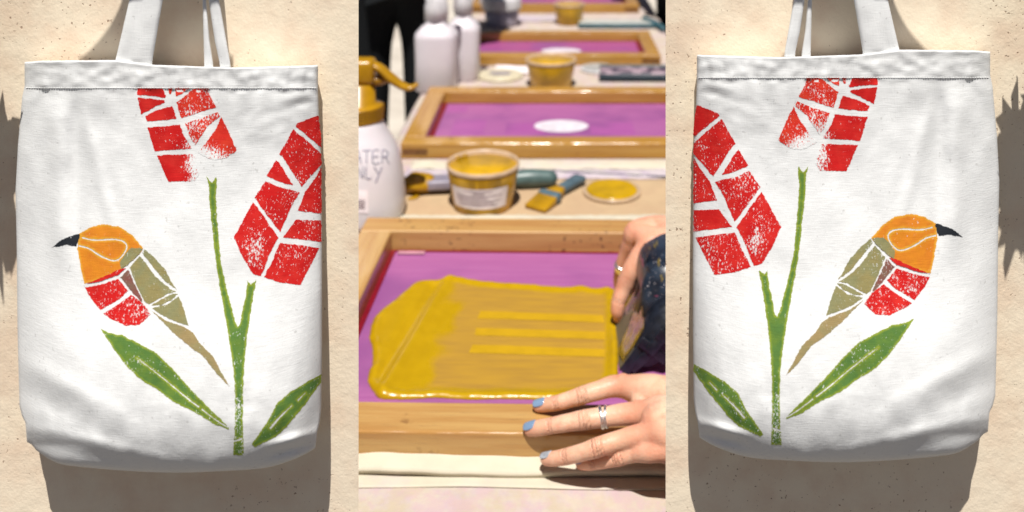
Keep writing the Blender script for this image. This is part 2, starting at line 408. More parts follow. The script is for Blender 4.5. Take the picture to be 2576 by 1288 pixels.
def make_bag(mirror, label):
    bag = Bag(mirror); c = bag.flat(420, 1100, .015)
    root = empty('tote_bag', c, label=label, cat='tote bag', group='printed white tote bags')
    inv = Matrix.Translation(-c)
    def put(name, me, mat):
        if isinstance(me, bmesh.types.BMesh): me.transform(inv)
        else: me.transform(inv)
        return obj(name, me, mat, root)
    # body: front sheet, back sheet, joined all round
    NU, NV = 130, 190; bm = bmesh.new(); fr = {}; bk = {}
    for i in range(NU+1):
        for k in range(NV+1):
            u, v = i/NU, k/NV; y = 160+v*1010
            x = interp(LT, y)+u*(interp(RT, y)-interp(LT, y)); t, b = interp(TT, x), interp(BT, x)
            y = t+v*(b-t); y += .9*nz(x*.08, y*.08)*(1 if 0 < k < NV else .5)
            fr[i, k] = bm.verts.new(bag.at(x, y))
            xb = x+(430-x)*.012
            bk[i, k] = bm.verts.new(bag.flat(xb, y-(y-160)*.02+2, off(y)-.001)) if k in (0, NV) or i in (0, NU) or (i % 10 == 0 and k % 10 == 0) else None
    for i in range(NU):
        for k in range(NV): bm.faces.new((fr[i, k], fr[i, k+1], fr[i+1, k+1], fr[i+1, k]))
    loopf = [fr[i, 0] for i in range(NU+1)]+[fr[NU, k] for k in range(1, NV+1)]+[fr[i, NV] for i in range(NU-1, -1, -1)]+[fr[0, k] for k in range(NV-1, 0, -1)]
    loopb = [bk[i, 0] for i in range(NU+1)]+[bk[NU, k] for k in range(1, NV+1)]+[bk[i, NV] for i in range(NU-1, -1, -1)]+[bk[0, k] for k in range(NV-1, 0, -1)]
    m = len(loopf)
    for i in range(m):
        j = (i+1) % m; bm.faces.new((loopf[i], loopf[j], loopb[j], loopb[i]))
    bmesh.ops.delete(bm, geom=[v for v in bm.verts if not v.link_faces], context='VERTS')
    bm.faces.new(loopb)
    bmesh.ops.recalc_face_normals(bm, faces=bm.faces)
    put('bag_body', bm, M_CANVAS)
    # stitch lines
    for yy, a, b in ((221, 66, 796),):
        bm = bmesh.new(); x = a
        while x < b:
            y0 = yy if yy > 200 else interp(TT, x)+5
            p, q = bag.at(x, y0, .0002), bag.at(x+4.2, y0, .0002); tube([(p, .00015), ((p+q)/2-Vector((0, .0001, 0)), .00017), (q, .00015)], 5, bm); x += 6.2
        s = put('stitching', bm, M_CANVAS); s['kind'] = 'stuff'
    # straps
    def strap(Lf, Rt, d0, name='strap', seam=None):
        bm = bmesh.new(); rows = []; N = 80
        for k in range(N+1):
            y = 196-(196+620)*k/N
            xl, xr = interp(Lf, y), interp(Rt, y); row = []
            for i in range(9):
                t = i/8; x = xl+(xr-xl)*t
                d = d0+.0012*math.sin(k*.11+1)+.0006*nz(x*.03, y*.02, 7)+(.0009 if seam and t > seam else 0)-.0012*abs(2*t-1)**4
                d = d*(1-.30*sstep(158, 190, y))
                row.append((bag.flat(x, y, d), bag.flat(x, y, d-.0018)))
            rows.append(row)
        g = [[(bm.verts.new(a), bm.verts.new(b)) for a, b in r] for r in rows]
        for k in range(N):
            for i in range(8):
                bm.faces.new((g[k][i][0], g[k][i+1][0], g[k+1][i+1][0], g[k+1][i][0])); bm.faces.new((g[k+1][i][1], g[k+1][i+1][1], g[k][i+1][1], g[k][i][1]))
            for i in (0, 8): bm.faces.new((g[k][i][0], g[k+1][i][0], g[k+1][i][1], g[k][i][1]))
        for k in (0, N):
            for i in range(8): bm.faces.new((g[k][i][0], g[k][i+1][0], g[k][i+1][1], g[k][i][1]))
        bmesh.ops.recalc_face_normals(bm, faces=bm.faces)
        return put(name, bm, M_CANVAS)
    k = .35
    strap([(-620, 442), (0, 930*k), (455*k, 825*k), (225, 822*k)], [(-620, 508), (0, 1170*k), (455*k, 1092*k), (225, 1090*k)], .0200, 'front_strap', .42)
    strap([(-620, 470), (0, 1500*k), (300*k, 1545*k), (455*k, 1580*k), (225, 1582*k)], [(-620, 496), (0, 1575*k), (455*k, 1656*k), (225, 1660*k)], .0185, 'rear_strap')
    strap([(-620, 456), (0, 1456*k), (455*k, 1468*k), (225, 1466*k)], [(-620, 466), (0, 1482*k), (300*k, 1508*k), (455*k, 1532*k), (225, 1534*k)], .0168, 'rear_strap_fold')
    # print
    def pr(name, pieces, mat, step=6): return put(name, piece_mesh(bag, pieces, name, step), mat)
    pr('printed_tulip', T1a, M_RED); pr('printed_tulip', T1b, M_RED2); pr('printed_tulip', T2, M_RED)
    pr('printed_stem', STEM, M_GREEN, 5)
    pr('printed_leaf', [(LEAF1, .12, [RIB1, RIB1b])], M_GREEN, 5); pr('printed_leaf', [(LEAF2, .2, [RIB2, RIB2b])], M_GREEN, 5)
    hd = pr('printed_bird', HEAD, M_ORANGE, 5)
    for nm, p, mt in (('wing', OLV, M_OLIVE), ('tail', TAIL, M_TAIL), ('breast', BRST, M_RED), ('neck_wedge', MAR, M_MAROON), ('beak', BEAK, M_BEAK)):  # the neck wedge is a maroon ink piece of the print
        o = pr(nm, p, mt, 5); o.parent = hd
    return root
make_bag(False, 'white canvas tote printed with red tulips and an orange bird facing left')
make_bag(True, 'white canvas tote printed with red tulips and an orange bird facing right')

# ================================================================== the printing table, seen between the walls
def wood(name, c1, c2, k=TB, end=False):
    n = NT(name, .5); v = n.mapped((2.2, 34, 34) if not end else (60, 60, 60), True)
    g = n.noise(3.2, 6, v, .6); g2 = n.noise(14, 4, v)
    c = n.mix(n.ramp(g, .32, .68), lin(c1, k), lin(c2, k))
    c = n.mix(n.math('MULTIPLY', n.ramp(g2, .55, .8), .35), c, lin((120, 74, 34), k))
    blot = n.ramp(n.noise(42, 4), .66, .74); c = n.mix(n.math('MULTIPLY', blot, .45), c, lin((110, 62, 40), k))
    n.color(c); n.rough(n.ramp(g2, .2, 1.4)); n.b.inputs['Roughness'].default_value = .5
    n.bump(n.math('ADD', g, n.math('MULTIPLY', g2, .4)), .35, .0006); return n.m
M_WOOD = wood('pine_wood', (212, 158, 92), (232, 186, 116)); M_WOODG = wood('golden_pine_wood', (205, 148, 66), (226, 174, 88)); M_END = wood('pine_end_grain', (150, 100, 44), (128, 82, 36), end=True)
def spattered(name):
    n = NT(name, .5); v = n.mapped((2.2, 34, 34), True); g = n.noise(3.2, 6, v, .6)
    c = n.mix(n.ramp(g, .32, .68), lin((206, 150, 86), TB), lin((226, 178, 108), TB))
    sp = n.math('MULTIPLY', n.ramp(n.noise(150, 2), .62, .66), n.ramp(n.noise(18, 3), .50, .60))
    c = n.mix(n.math('MULTIPLY', sp, .85), c, lin((70, 38, 30), TB)); n.color(c); n.bump(g, .3, .0006); return n.m
M_SPAT = spattered('ink_spattered_pine_wood')
def meshmat(name, a, b, streak=.5):
    n = NT(name, .45); v = n.mapped((3, 60, 60), True)
    c = n.mix(n.ramp(n.noise(4, 5, v), .3, .7), lin(a, TB), lin(b, TB))
    c = n.mix(n.ramp(n.noise(9, 2, n.mapped((1, 1, 1), True)), .42, .68), c, lin((172, 98, 166), TB))
    n.color(c); n.bump(n.noise(1, 1, n.mapped((2500, 2500, 1))), .2, .0004); return n.m
M_MESH = meshmat('pink_mesh', (190, 106, 174), (202, 120, 184)); M_MESH2 = meshmat('deep_pink_mesh', (186, 88, 156), (200, 104, 166))
M_RESIN = plain('red_sealing_tape', (150, 24, 44), TB, .3); M_PALE = plain('pale_pink_film', (232, 170, 190), TB, .4)
M_OPEN = plain('white_open_mesh', (246, 236, 246), TB*1.05, .8)
def fabric(name, c, stain=None, amt=.5, k=TB, scale=16, thr=(.45, .62), bump=.0006):
    n = NT(name, .9); n.b.inputs['Specular IOR Level'].default_value = .1
    col = n.mix(n.ramp(n.noise(50, 5), .3, .7), lin(tuple(x*.965 for x in c), k), lin(c, k))
    if stain:
        for i, st in enumerate(stain):
            f = n.ramp(n.noise(scale*(1+.6*i), 6, n.mapped((1+i*.3, 1+.2*i, 1)), .68), *thr); col = n.mix(n.math('MULTIPLY', f, amt), col, lin(st, k))
    n.color(col); n.bump(n.math('ADD', n.noise(1, 1, n.mapped((1500, 1500, 1500))), n.math('MULTIPLY', n.noise(70, 4), 2.0)), .4, bump); return n.m
M_CLOTH = fabric('stained_tablecloth', (240, 226, 208), [(222, 196, 222), (226, 206, 172), (236, 200, 208)], .5)
M_CREAM = fabric('cream_cotton', (252, 242, 218), None); M_CREAM2 = fabric('pale_cotton', (250, 240, 216), [(238, 214, 226)], .3)
M_BEIGE = fabric('beige_board', (232, 200, 160), [(222, 186, 150)], .5)
M_LILAC = fabric('lilac_white_cotton', (236, 220, 228), [(248, 240, 228), (214, 192, 220)], .6)

TY0, TY1 = .66, 4.6
table = empty('printing_table', (0, 2, 0), label='long printing table under a stained pale cloth lined with wooden screens', cat='table')
M_TW = plain('table_board', (190, 170, 140), TB, .6); M_LEG = plain('grey_steel', (110, 112, 116), .6, .35)
obj('tabletop', boxbm(-.28, .30, TY0-2, TY1-2, .715, .744, .004), M_TW, table, False)
for x in (-.24, .26):
    for y in (TY0+.08, 2.5, TY1-.1): obj('leg', boxbm(x-.018, x+.018, y-2.018, y-1.982, 0, .715, .003), M_LEG, table, False)
def sheet(x0, x1, y0, y1, z, nx, ny, fn, thick=.0016, drop=None):
    """a soft cloth sheet; fn(x, y) lifts it"""
    bm = bmesh.new(); g = {}
    for i in range(nx+1):
        for k in range(ny+1):
            x = x0+(x1-x0)*i/nx; y = y0+(y1-y0)*k/ny
            dx, dy, dz = fn(x, y, i/nx, k/ny); g[i, k] = (bm.verts.new((x+dx, y+dy, z+dz)), bm.verts.new((x+dx, y+dy, z+dz-thick)))
    for i in range(nx):
        for k in range(ny):
            a, b, c, d = g[i, k], g[i+1, k], g[i+1, k+1], g[i, k+1]
            bm.faces.new((a[0], b[0], c[0], d[0])); bm.faces.new((d[1], c[1], b[1], a[1]))
    for i in range(nx):
        for k, s in ((0, 1), (ny, -1)):
            a, b = g[i, k], g[i+1, k]; bm.faces.new((a[1], b[1], b[0], a[0])[::s])
    for k in range(ny):
        for i, s in ((0, -1), (nx, 1)):
            a, b = g[i, k], g[i, k+1]; bm.faces.new((a[1], b[1], b[0], a[0])[::s])
    bmesh.ops.recalc_face_normals(bm, faces=bm.faces)
    return bm
# the cloth: lies on the top and hangs over its long edges
prof = [(-.297, .50), (-.296, .60), (-.294, .70), (-.291, .738), (-.283, .7485), (-.27, .75), (-.15, .75), (0, .75), (.15, .75), (.29, .75), (.303, .7485), (.311, .738), (.314, .70), (.316, .60), (.317, .50)]
bm = bmesh.new(); rows = []
for k in range(121):
    y = TY0-.012+(TY1-TY0+.024)*k/120; row = []
    for i, (x, z) in enumerate(prof):
        hang = max(0, .738-z); wv = hang*.10*nz(y*9, i*.1, 3)
        row.append(bm.verts.new((x+wv*(1 if x > 0 else -1)+(.012*nz(y*3, 1) if hang else .003*nz(y*3, 1)), y, z+(.0008*nz(x*20, y*20) if not hang else .03*nz(y*5, 7)*(z < .51)))))
    rows.append(row)
for a, b in zip(rows, rows[1:]):
    for i in range(len(prof)-1): bm.faces.new((a[i], a[i+1], b[i+1], b[i]))
tag(obj('tablecloth', bm, M_CLOTH), 'off white cloth with lilac and tan ink stains covering the long table', 'tablecloth')

# ---- screens
def screen(x0, x1, y0, y1, t, rw, label, matw=M_WOOD, meshm=M_MESH, zrot=0, joint=True):
    cx, cy = (x0+x1)/2, (y0+y1)/2; W, D = x1-x0, y1-y0
    root = empty('printing_screen', (cx, cy, .7505), zrot, label=label, cat='screen', group='wooden screen printing frames in a row along the table')
    def rail(name, x, y, L, ang, mat):
        bm = boxbm(-L/2, L/2, -rw/2, rw/2, 0, t, .0022, 3)
        o = obj(name, bm, mat, root, False); o.location = (x, y, 0); o.rotation_euler.z = ang
        for p in o.data.polygons: p.use_smooth = False
        return o
    rail('rail', 0, -D/2+rw/2, W, 0, matw); rail('rail', 0, D/2-rw/2, W, 0, M_SPAT if matw is M_WOOD else matw)
    for s in (-1, 1):
        rail('rail', s*(W/2-rw/2), 0, D-2*rw-.0006, R(90), matw)
        if joint: obj('joint_end', boxbm(-.021, .021, -.0012, .0012, -.0045, .0045, .0003), M_END, root, False).location = (s*(W/2-.024), -D/2-.0001, t*.48)
    iw, idp = W/2-rw, D/2-rw
    bm = bmesh.new(); bmesh.ops.create_grid(bm, x_segments=1, y_segments=1, size=1)
    for v in bm.verts: v.co = Vector((v.co.x*iw, v.co.y*idp, .0022))
    obj('mesh', bm, meshm, root, False)
    for s in (-1, 1):
        obj('edge_tape', boxbm(s*iw-(0 if s < 0 else .006), s*iw+(.006 if s < 0 else 0), -idp, idp, .0026, .0034), M_RESIN, root, False)
        obj('edge_tape', boxbm(-iw+.0062, iw-.0062, s*idp-(0 if s < 0 else .004), s*idp+(.004 if s < 0 else 0), .0026, .0034), M_RESIN, root, False)
    return root, iw, idp
def disc(rx, ry, z, mat, name, par, n=48, loc=(0, 0), th=.0004):
    bm = bmesh.new(); vs = [bm.verts.new((loc[0]+rx*math.cos(2*math.pi*i/n), loc[1]+ry*math.sin(2*math.pi*i/n), z)) for i in range(n)]; bm.faces.new(vs)
    return obj(name, bm, mat, par, False)
F1 = (-.2565, .2635, .757, 1.188)
s1, iw, idp = screen(*F1, .028, .041, 'nearest wooden screen with yellow ink pulled over its pink mesh', zrot=R(-1.1))
# pale film corner and a split in the near rail
obj('film_corner', boxbm(-iw+.010, -iw+.044, idp-.012, idp-.0045, .0036, .0042), M_PALE, s1, False)
s2, iw2, idp2 = screen(-.2600, .262, 1.49, 1.834, .026, .036, 'second wooden screen with a white oval opening in its pink mesh', M_WOODG)
c2 = flat(1412, 317, .753)
disc(.050, .036, .0027, M_OPEN, 'oval_opening', s2, loc=(c2.x-s2.location.x, c2.y-s2.location.y))
M_EMUL = meshmat('patched_mesh', (186, 96, 176), (204, 110, 186))
for px, py, a, b in ((1180, 318, .03, .045), (1320, 322, .035, .03), (1540, 322, .04, .035), (1150, 275, .02, .02)):
    c = flat(px, py, .753); obj('emulsion_patch', boxbm(c.x-s2.location.x-a, c.x-s2.location.x+a, c.y-s2.location.y-b, c.y-s2.location.y+b, .0022, .00245), M_EMUL, s2, False)
s3, _, _ = screen(-.272, .2466, 2.11, 2.388, .024, .034, 'third wooden screen, dark pink mesh, standing behind the second one', M_WOODG, M_MESH2)
c3 = flat(1412, 128, .753); disc(.05, .03, .0027, M_OPEN, 'oval_opening', s3, loc=(c3.x-s3.location.x, c3.y-s3.location.y))
s4, _, _ = screen(-.262, .255, 2.75, 3.05, .026, .036, 'farthest wooden screen cut by the top of the picture', M_WOODG, M_MESH2)

# ---- cloths on the table
def fold_fn(x, y, u, v):
    e = 1-v   # v = 1 at the screen, 0 at the loose front edge
    return (0, .006*nz(x*5, 3)-.009*u+.006*(1-u)**6, .0045+.004*math.sin(v*2.2)+.0035*nz(x*9, y*14, 4)+.0016*nz(x*30, y*30, 2)+.004*(1-u)**5*e)
tag(obj('folded_cloth', sheet(-.30, .30, .7465, .778, .7512, 90, 10, lambda x, y, u, v: (lambda a: (a[0], a[1], a[2]))(fold_fn(x, y, u, v)), .004), M_CREAM), 'folded cream cotton cloth tucked under the near rail of the nearest screen', 'cloth')
bm = sheet(-.30, .30, .7325, .752, .7508, 60, 6, lambda x, y, u, v: (0, .003*nz(x*6, 8)-.004*u, .0005+.0006*nz(x*20, y*20, 3)), .0008)
tag(obj('cotton_sheet', bm, M_CREAM2), 'thin pale cotton sheet spread in front of the folded cream cloth', 'cloth')
tag(obj('paper_sheet', sheet(-.235, .29, 1.245, 1.405, .7508, 30, 10, lambda x, y, u, v: (0, .002*nz(x*8, 1), .0004*nz(x*20, y*20)), .0008), M_BEIGE), 'beige paper sheet under the yellow ink tub and brushes', 'paper')
def rag(name, x0, x1, y0, y1, amp, label, mat, seed, nx=110, ny=14):
    def fn(x, y, u, v):
        e = min(v, 1-v)*2
        return (.004*nz(x*20, y*20, seed), .004*nz(x*26, seed)*(1 if v > .5 else 1.6)+.0016*nz(x*120, seed+3), amp*math.sqrt(max(0, e))*(.65+.5*nz(x*16, y*30, seed))+.0012*nz(x*90, y*90, seed))
    return tag(obj(name, sheet(x0, x1, y0, y1, .7518, nx, ny, fn, .0012), mat), label, 'cloth')
rag('rag', -.245, .29, 1.20, 1.262, .008, 'crumpled white rag with frayed edge behind the nearest screen', M_CREAM, 11, 160)
rag('rag', -.24, .29, 1.40, 1.438, .005, 'flat lilac tinted rag between the teal brush and the second screen', M_LILAC, 21)
rag('rag', -.235, .29, 1.440, 1.478, .006, 'white rag pressed against the near rail of the second screen', M_CREAM2, 31)

# ---- yellow ink on the nearest screen
M_INKC = None
n = NT('yellow_ink', .22); th = n.attr('thick')
fac = n.ramp(n.math('ADD', th, n.math('MULTIPLY', n.math('SUBTRACT', n.noise(160, 5), .5), .45)), .25, .75)
n.color(n.mix(fac, n.mix(n.ramp(n.noise(1, 4, n.mapped((20, 160, 20))), .3, .7), lin((196, 150, 56), TB), lin((212, 164, 52), TB)), n.mix(n.ramp(n.noise(60, 4), .3, .7), lin((210, 167, 8), TB), lin((220, 176, 12), TB))))
n.rough(n.math('SUBTRACT', .62, n.math('MULTIPLY', fac, .36))); n.b.inputs['Specular IOR Level'].default_value = .4
n.bump(n.math('ADD', n.noise(1, 3, n.mapped((50, 520, 50))), n.math('MULTIPLY', n.noise(160, 4), .4)), .3, .0007); M_INK = n.m
M_STRIPE = plain('yellow_stripe_ink', (228, 180, 24), TB, .4, .06); M_YEL = plain('yellow_paint', (226, 178, 14), TB, .22, .15, 40, .0006); M_YELM = plain('mustard_paint', (202, 152, 18), TB, .35, .18, 30)
def c6(x, y): return (901.6+x*.3125, 547.4+y*.3125)
def c7(x, y): return (901.6+x*.3125, 885.6+y*.3125)
ZM = .7527
outl = [c6(*p) for p in [(500,522),(640,512),(800,488),(900,506),(1000,522),(1200,538),(1400,550),(1550,566),(1700,570),(1800,560),(1920,580),(2010,582),(2075,600),(2095,720),(2090,900),(2098,1050)]]+[c7(*p) for p in [(2090,100),(2085,200),(2040,300),(1800,370),(1520,388),(1200,380),(900,386),(640,372),(420,384),(280,384),(170,378),(120,320),(75,240),(85,170),(110,110)]]+[c6(*p) for p in [(112,1060),(90,970),(112,850),(170,770),(250,705),(330,640),(400,580),(440,545)]]
G = [flat(px, py, ZM) for px, py in outl]; G = [(p.x, p.y) for p in G]
G = resample(catmull(G, 5), .0026, .0007); V, T = fill(G, .0026)
XR_ = flat(1535, 800, ZM).x; Zs = []; TH = []
yb = [flat(px, py, ZM).y for px, py in (c6(800, 490), c7(640, 372))]
xl0 = flat(*c6(470, 700), ZM).x
for x, y in V:
    d = edist(x, y, G)
    px, py = PX+x*F/y, PY+(CZ-ZM)*F/y
    ridge = math.exp(-((d-.0050)/.0045)**2)
    left = sstep(xl0+.045, xl0-.01, x+.0*(y-.9)); rim = math.exp(-d/.006)
    h = .0004+min(d, .002)*.35+.0032*ridge*(.7+.5*nz(x*60, y*60, 1))+.0045*left*sstep(0, .014, d)*(.62+.28*nz(x*12, y*9, 5))
    groove = x-(xl0-.006+.16*(y-.93)); h -= .0034*math.exp(-(groove/.006)**2)*sstep(.004, .014, d); h += .0030*math.exp(-((groove-.013)/.006)**2)
    h += .0028*math.exp(-((x-XR_)/.005)**2)*(.7+.5*nz(y*40, 3)); Zs.append(max(.0003, h))
    wl = sstep(1165, 1040, px+.30*(py-900)+60*nz(x*30, y*30, 9))
    TH.append(max(wl, min(1, math.exp(-(d/.013)**2)*1.6), .9*sstep(1528, 1538, px), .30*sstep(.62, 1.2, .5+nz(x*14, y*60, 2))))
me = bpy.data.meshes.new('ink'); me.from_pydata([(x, y, ZM+.0006+z) for (x, y), z in zip(V, Zs)]+[(x, y, ZM+.0004) for x, y in G], [], T)
a = me.attributes.new('thick', 'FLOAT', 'POINT'); a.data.foreach_set('value', TH+[1]*len(G))
bm = bmesh.new(); bm.from_mesh(me)
bm.verts.ensure_lookup_table(); lay = bm.verts.layers.float['thick']
for e in [e for e in bm.edges if e.is_boundary]: pass
r = bmesh.ops.extrude_edge_only(bm, edges=[e for e in bm.edges if e.is_boundary])
for v in [v for v in r['geom'] if isinstance(v, bmesh.types.BMVert)]: v.co.z = ZM+.0004
bmesh.ops.delete(bm, geom=[v for v in bm.verts if not v.link_faces], context='VERTS')
for f in bm.faces:
    f.normal_update()
    if f.normal.z < -.01: f.normal_flip()
bmesh.ops.recalc_face_normals(bm, faces=bm.faces)
if sum(f.normal.z*f.calc_area() for f in bm.faces) < 0: bmesh.ops.reverse_faces(bm, faces=bm.faces)
bm.to_mesh(me); bm.free()
inkroot = tag(obj('ink_pool', me, M_INK), 'wet yellow ink spread over the pink mesh with three stripes', 'ink')
for pts in ([(985,765),(1200,772),(1500,784),(1985,800),(1985,860),(1500,842),(1200,830),(955,826)], [(945,903),(1200,908),(1600,920),(1985,934),(1985,995),(1600,982),(1200,970),(935,962)], [(918,1038),(1200,1044),(1600,1060),(1985,1075),(1985,1136),(1600,1126),(1200,1112),(890,1104)]):
    P = [flat(*c6(*p), ZM) for p in pts]; P = resample([(p.x, p.y) for p in P], .004, .0004); v, t = fill(P, .006)
    me = bpy.data.meshes.new('stripe'); me.from_pydata([(x, y, ZM+.0020) for x, y in v], [], t); bm = bmesh.new(); bm.from_mesh(me)
    bmesh.ops.recalc_face_normals(bm, faces=bm.faces); (bmesh.ops.reverse_faces(bm, faces=bm.faces) if sum(f.normal.z for f in bm.faces) < 0 else 0); o = obj('stripe', bm, M_STRIPE, inkroot, False)

# ---- tubs, lids, bottles
M_PLAST = plain('smeared_plastic', (212, 164, 30), .75, .3, .2, 40); M_RIM = plain('pale_rim_plastic', (244, 212, 178), TB, .35)
M_LABEL = plain('white_paper_label', (246, 234, 238), .86, .7); M_TXT = plain('grey_print', (168, 140, 160), TB, .7); M_TXT2 = plain('violet_print', (150, 140, 196), TB, .7)
def tub(px, py, rim, hgt, label, inklevel=.72, paper=False):
    c = flat(px, py); r1 = rim/2; r0 = r1*.79
    root = empty('ink_tub', c, label=label, cat='ink tub', group='mustard ink tubs along the table')
    obj('cup', lathe([(.0001, .001), (r0-.003, 0), (r0, .002), (r0+(r1-r0)*.86, hgt*.86), (r1*.965, hgt*.90)], 56), M_PLAST, root)
    obj('rim', lathe([(r1*.95, hgt*.895), (r1*.99, hgt*.90), (r1, hgt*.93), (r1, hgt*.985), (r1*.985, hgt), (r1*.955, hgt*.995), (r1*.94, hgt*.96), (r0+(r1-r0)*.75, hgt*.75)], 56), M_RIM, root).data.polygons
    lv = hgt*inklevel; ri = r0+(r1-r0)*inklevel-.001
    bm = bmesh.new()
    for k in range(7):
        pass
    prof = [(.0001, lv), (ri*.3, lv+.0006), (ri*.7, lv-.0004), (ri*.97, lv+.0012), (ri*1.0, lv+.003), (r1*.93, hgt*.93), (r1*.932, hgt*.95)]
    bm = lathe(prof, 56)
    for v in bm.verts:
        a = math.atan2(v.co.y, v.co.x)
        if v.co.z > lv+.002 and v.co.length > ri: v.co.z -= (hgt-lv)*(.35+.4*nz(math.cos(a)*2, math.sin(a)*2, px))*max(0, 1)
        v.co.z += .0012*nz(v.co.x*60, v.co.y*60, 2)
    obj('ink', bm, M_YEL, root)
    if paper:
        def wrap(a0, a1, z0, z1, off, n=24, m=4, sag=0):
            b = bmesh.new(); g = []
            for k in range(m+1):
                z = z0+(z1-z0)*k/m; rr = r0+(r1-r0)*z/hgt*.97+off
                g.append([b.verts.new((rr*math.sin(a0+(a1-a0)*i/n), -rr*math.cos(a0+(a1-a0)*i/n), z)) for i in range(n+1)])
            for p, q in zip(g, g[1:]):
                for i in range(n): b.faces.new((p[i], p[i+1], q[i+1], q[i]))
            return b
        lb = obj('paper_label', wrap(-.98, .86, hgt*.20, hgt*.66, .0012), M_LABEL, root)
        for k, (a0, a1) in enumerate([(-.5, .35), (-.2, .12), (-.8, .66), (-.8, .2), (-.78, .6), (-.74, .4), (-.7, .55)]):
            z = hgt*(.61-.055*k); obj('text_line', wrap(a0, a1, z-.0006, z+.0005, .0016, 20, 1), M_TXT, lb)
        # drips over the wall and scoop of ink on the far rim
        for sx, hh in ((-.22, .018), (.05, .012), (.28, .02), (.5, .010)):
            z1 = hgt*.86; obj('drip', wrap(sx-.10, sx+.10, z1-hh, z1, .0009, 8, 3), M_YELM, root)
        bm = bmesh.new()
        for k in range(16):
            a = 1.95+.6*random.random(); rr = r1*(.86+.06*random.random()); bmesh.ops.create_icosphere(bm, subdivisions=2, radius=.0022+.002*random.random(), matrix=Matrix.Translation((rr*math.cos(a), rr*math.sin(a), hgt*(.74+.20*random.random()))))
        for v in bm.verts: v.co += Vector((nz(*(v.co*90)), nz(*(v.co*70)), nz(*(v.co*80))))*.003
        obj('ink_clump', bm, M_YELM, root)
    return root
tub(1215, 517, .1066, .064, 'nearest ink tub with mustard ink smears and white paper label', .52, True)
tub(1386, 216, .110, .060, 'mustard ink tub standing between the second and third screens', .8)
tub(1432, 60, .090, .060, 'mustard ink tub standing before the farthest screen', .85)
def lid(px, py, r, m1, m2, label, name='lid'):
    c = flat(px, py); root = empty('tub_lid', c, label=label, cat='lid')
    obj('flange', lathe([(.0001, .0008), (r-.002, .0008), (r, .002), (r, .005), (r-.002, .0062), (r-.005, .0055), (.0001, .0052)], 48), m1, root)
    bm = lathe([(.0001, .0062), (r*.3, .0068), (r*.8, .0074), (r-.007, .0072), (r-.005, .0050)], 48)
    for v in bm.verts: v.co.z += .0008*nz(v.co.x*50, v.co.y*50, 1) if v.co.length < r*.9 else 0
    t = obj('top', bm, m2, root); return root
M_CLEAR = plain('cloudy_plastic', (228, 196, 160), TB, .25); M_CRM = plain('cream_plastic', (250, 238, 206), TB, .35); M_GREY = plain('grey_translucent_plastic', (204, 206, 206), TB, .3); M_WHP = plain('white_plastic', (246, 244, 246), TB*1.05, .35)
lid(1539, 486, .044, M_CLEAR, M_YEL, 'round lid covered in wet yellow ink right of the small brush')
l2 = lid(1258, 193, .052, M_CRM, M_CRM, 'cream round lid with violet print in front of the third screen')
for k, (a, b) in enumerate(((-.022, .02), (-.026, .026), (-.018, .022))): obj('print_line', boxbm(a, b, .008-.008*k, .0105-.008*k, .0076, .0080), M_TXT2, l2, False)
lid(1505, 176, .042, M_WHP, M_GREY, 'pale grey round lid right of the middle ink tub')
# white milky bottles
M_MILK = None
n = NT('milky_plastic', .35); n.color(n.mix(n.ramp(n.noise(12, 3), .3, .7), lin((238, 230, 236), .74), lin((244, 238, 242), .76))); n.b.inputs['Subsurface Weight'].default_value = .25; n.b.inputs['Subsurface Radius'].default_value = (.02, .016, .018); n.b.inputs['Subsurface Scale'].default_value = .4; M_MILK = n.m
M_WCAP = plain('white_cap_plastic', (240, 236, 238), TB, .35)
def bottle(px, py, Wd, hs, hn, label):
    c = flat(px, py); r = Wd/2; root = empty('bottle', c, label=label, cat='bottle', group='milky square shouldered bottles on the left of the table')
    obj('bottle_body', lathe([(.0001, .001), (r*.9, 0), (r*.98, .004), (r*.965, hs*.5), (r, hs-.014), (r*.97, hs-.006), (r*.72, hs+.006), (r*.5, hs+.014), (r*.46, hs+.022), (.0001, hs+.022)], 56, sq=3.2), M_MILK, root)
    cap = obj('sprayer', lathe([(r*.48, hs+.020), (r*.56, hs+.021), (r*.56, hs+.052), (r*.50, hs+.055), (r*.50, hs+hn), (.0001, hs+hn+.002)], 40), M_WCAP, root)
    obj('nozzle', boxbm(-.012, .048, -.011, .011, hs+hn-.004, hs+hn+.022, .005), M_WCAP, root)
    obj('trigger', tube([((.03, 0, hs+hn), .004), ((.042, 0, hs+hn-.018), .0045), ((.038, 0, hs+hn-.04), .003)], 10), M_WCAP, root)
    return root
bottle(1098, 222, .090, .126, .085, 'left milky white bottle beside the third screen')
bottle(1166, 196, .074, .122, .085, 'narrower milky white bottle behind the left one')
# white tub with a lid
c = flat(1262, 63); t = empty('white_tub', c, label='squat white tub with wide white lid before the farthest screen', cat='tub')
obj('tub_body', lathe([(.0001, .001), (.043, 0), (.046, .003), (.050, .052), (.0001, .053)], 48), plain('frosted_grey_plastic', (206, 200, 220), TB, .35), t)
obj('lid', lathe([(.050, .0485), (.057, .049), (.0575, .052), (.0565, .078), (.054, .082), (.03, .083), (.0001, .083)], 48), M_WHP, t)
